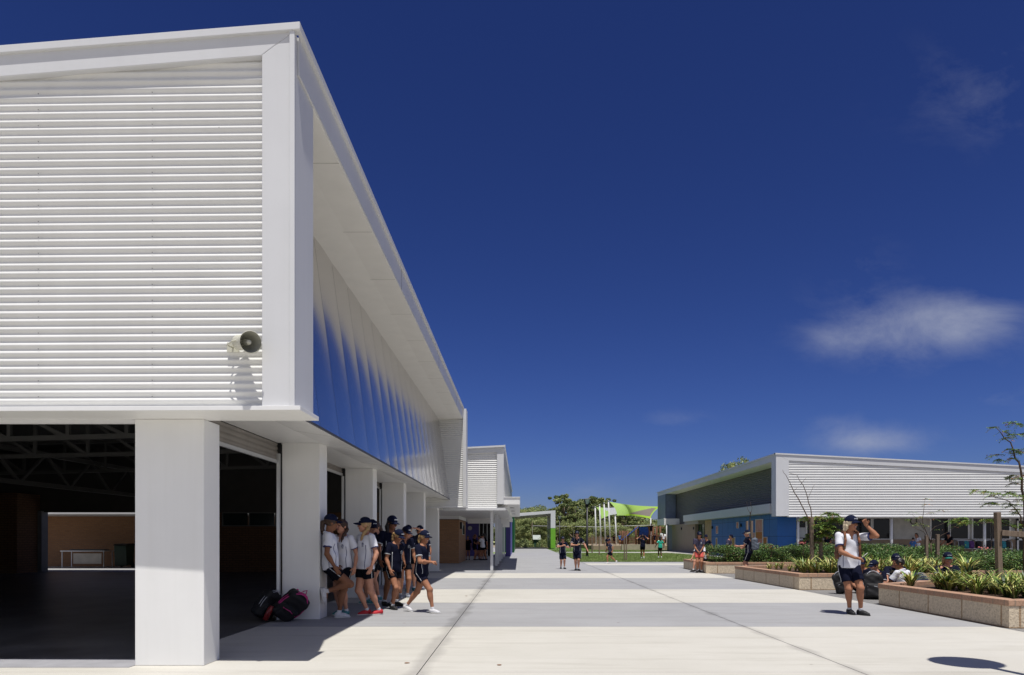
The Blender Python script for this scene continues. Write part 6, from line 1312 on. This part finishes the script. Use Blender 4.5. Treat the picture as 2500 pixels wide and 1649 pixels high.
p['bag']['label'] = 'dark grey backpack on the boy between the two planters'
# under the right walkway
gW = 'children in the shade of the right walkway'
def shade(label, a, Y, H, face, shirt='navy', hair='dark', style='pony', cap=False, sk='tan', arms=None, lean=0, z=0, legs=None, pel=None, grp=gW):
    x, y, _ = XY(a, Y); person(label, (x, y, z), H, face, (lean, 0), pel, arms, legs, (0, 8), shirt, 'black', sk, hair, style, cap, 'black', .019, True, piping=False, crest=False, socks=False, group=grp)
shade('dark haired girl in navy by the glazed door left of the leafy sapling', 1970, 39.0, 1.52, 170)
shade('girl half hidden behind the right stake of the leafy sapling', 2003, 39.2, 1.50, 60)
shade('girl in navy with bare legs standing between sapling and walking boy', 2021, 39.0, 1.55, -60, style='long', arms=[((.05, .20, -.18), (.5, -1, 0)), dn(-1)])
shade('girl in white polo hugging a smaller child under the walkway', 2240, 38.9, 1.56, -60, 'white', 'brown', arms=[((-.05, .17, -.12), (1, 0, -.4)), ((.05, .17, -.14), (-1, 0, -.4))], lean=6)
shade('small child in pale blue being hugged under the walkway', 2229, 38.8, 1.30, 120, 'blue', 'dark', 'short', sk='fair')
shade('child in black standing at the bags right of the short stakes', 2319, 38.9, 1.60, -70, 'black', 'dark', 'short', True, arms=[((.03, .22, -.18), (.5, -1, 0)), ((-.03, .22, -.2), (-.5, -1, 0))], lean=6)
shade('child in dark clothes sitting on the bench between the short stakes', 2292, 39.1, 1.5, 60, 'black', 'dark', 'pony', pel=(0, 0, .34), legs=[((.07, .25, .047), (.2, 1, .6), 0, 0), ((-.07, .25, .047), (-.2, 1, .6), 0, 0)])
# under the left verandah
gL = 'children in the shade of the left verandah'
shade('child standing in deep shade nearest the brown brick wall', 1142.5, 39.8, 1.42, 0, 'black', 'dark', 'short', grp=gL)
shade('girl in black with folded arms in the left verandah', 1158.5, 39.5, 1.49, 70, 'black', 'auburn', 'pony', arms=[((.0, .18, -.17), (.8, -.4, -.5)), ((.05, .18, -.16), (-.8, -.4, -.5))], grp=gL)
shade('child between the folded arm girl and the white shirted child', 1171, 40.2, 1.42, -70, 'black', 'dark', 'short', grp=gL)
shade('child in a white shirt with dark shorts in the left verandah', 1178, 39.3, 1.50, -130, 'white', 'dark', 'short', grp=gL, arms=[((.02, .18, -.18), (.8, -.4, -.5)), dn(-1)])
shade('tall child in black leaning in at the right of the verandah group', 1187, 39.5, 1.56, -75, 'black', 'dark', 'long', lean=10, grp=gL)
# bags beside the pillar
loose_bag('black backpack with bright pink trim slumped against the pillar', (-3.53, 10.50, .235), (.35, -.80, -.30), (.74, -.05, .60), 1.18, 'black', PINK, .009)
loose_bag('black backpack with thin white piping left of the pink trimmed one', (-3.93, 10.62, .235), (.75, -.55, -.25), (.50, .20, .80), 1.05, 'black', None, .009)
fl = thing('drink_bottle', 'reddish drink bottle lying between the two backpacks', 'bottle', (-3.82, 10.36, .10)); mb = MB(); mb.lathe([(0, -.1), (.04, -.1), (.042, .07), (.03, .10), (.03, .13), (0, .13)], (0, 0, .03), (.35, .1, .75), 14); build('bottle', mb, mat('bottle_red', (.20, .02, .02), .3), fl)
# bags on the racks, one mesh per colour shared by its copies
protos = {}
spots = [(2047, .90, 'black', 39.5, 'black bag on the upper shelf of the double rack'), (2062, .90, 'black', 39.5, 'black bag at the right of the upper double rack'), (2050, .38, 'black', 39.5, 'black bag low on the double rack'), (2086, .62, 'blue', 39.5, 'bright blue bag at the left end of the low rack'), (2101, .60, 'blue', 39.5, 'second bright blue bag on the low rack'), (2122, .64, 'black', 39.5, 'black bag between blue bags and the second walkway post'),
         (2152, .62, 'black', 39.5, 'black bag left of the second walkway post'), (2186, .64, 'navy', 39.5, 'navy bag right of the second walkway post'), (2196, .60, 'maroon', 39.5, 'maroon bag on the low rack right of the second post'), (2211, .66, 'navy', 39.5, 'navy patterned bag beside the hugging pair'),
         (2350, .88, 'navy', 39.4, 'navy bag at the left end of the right rack'), (2361, .88, 'teal', 39.4, 'teal bag second on the right rack'), (2374, .88, 'purple', 39.4, 'purple bag in the middle of the right rack'), (2392, .88, 'black', 39.4, 'black bag left of the third walkway post'), (2415, .88, 'black', 39.4, 'black bag right of the third walkway post'), (2433, .88, 'grey', 39.4, 'grey bag behind the timber post'), (2452, .88, 'teal', 39.4, 'pale teal bag near the right end of the rack'), (2462, .88, 'black', 39.4, 'black bag at the right end of the rack'), (2068, .88, 'maroon', 39.6, 'dark red bag hanging beside the double rack')]
for a, z, c, Y, lab in spots:
    x = (a - 1269) * Y / 1667
    if c not in protos: protos[c] = loose_bag(lab, (x, Y + .1, z), (0, -1, 0), (.1, .15, 1), 1.0, c, None, .021, 'school bags on the racks')
    else: dup(protos[c], (x, Y + .1, z), 0, lab, 'school bags on the racks')
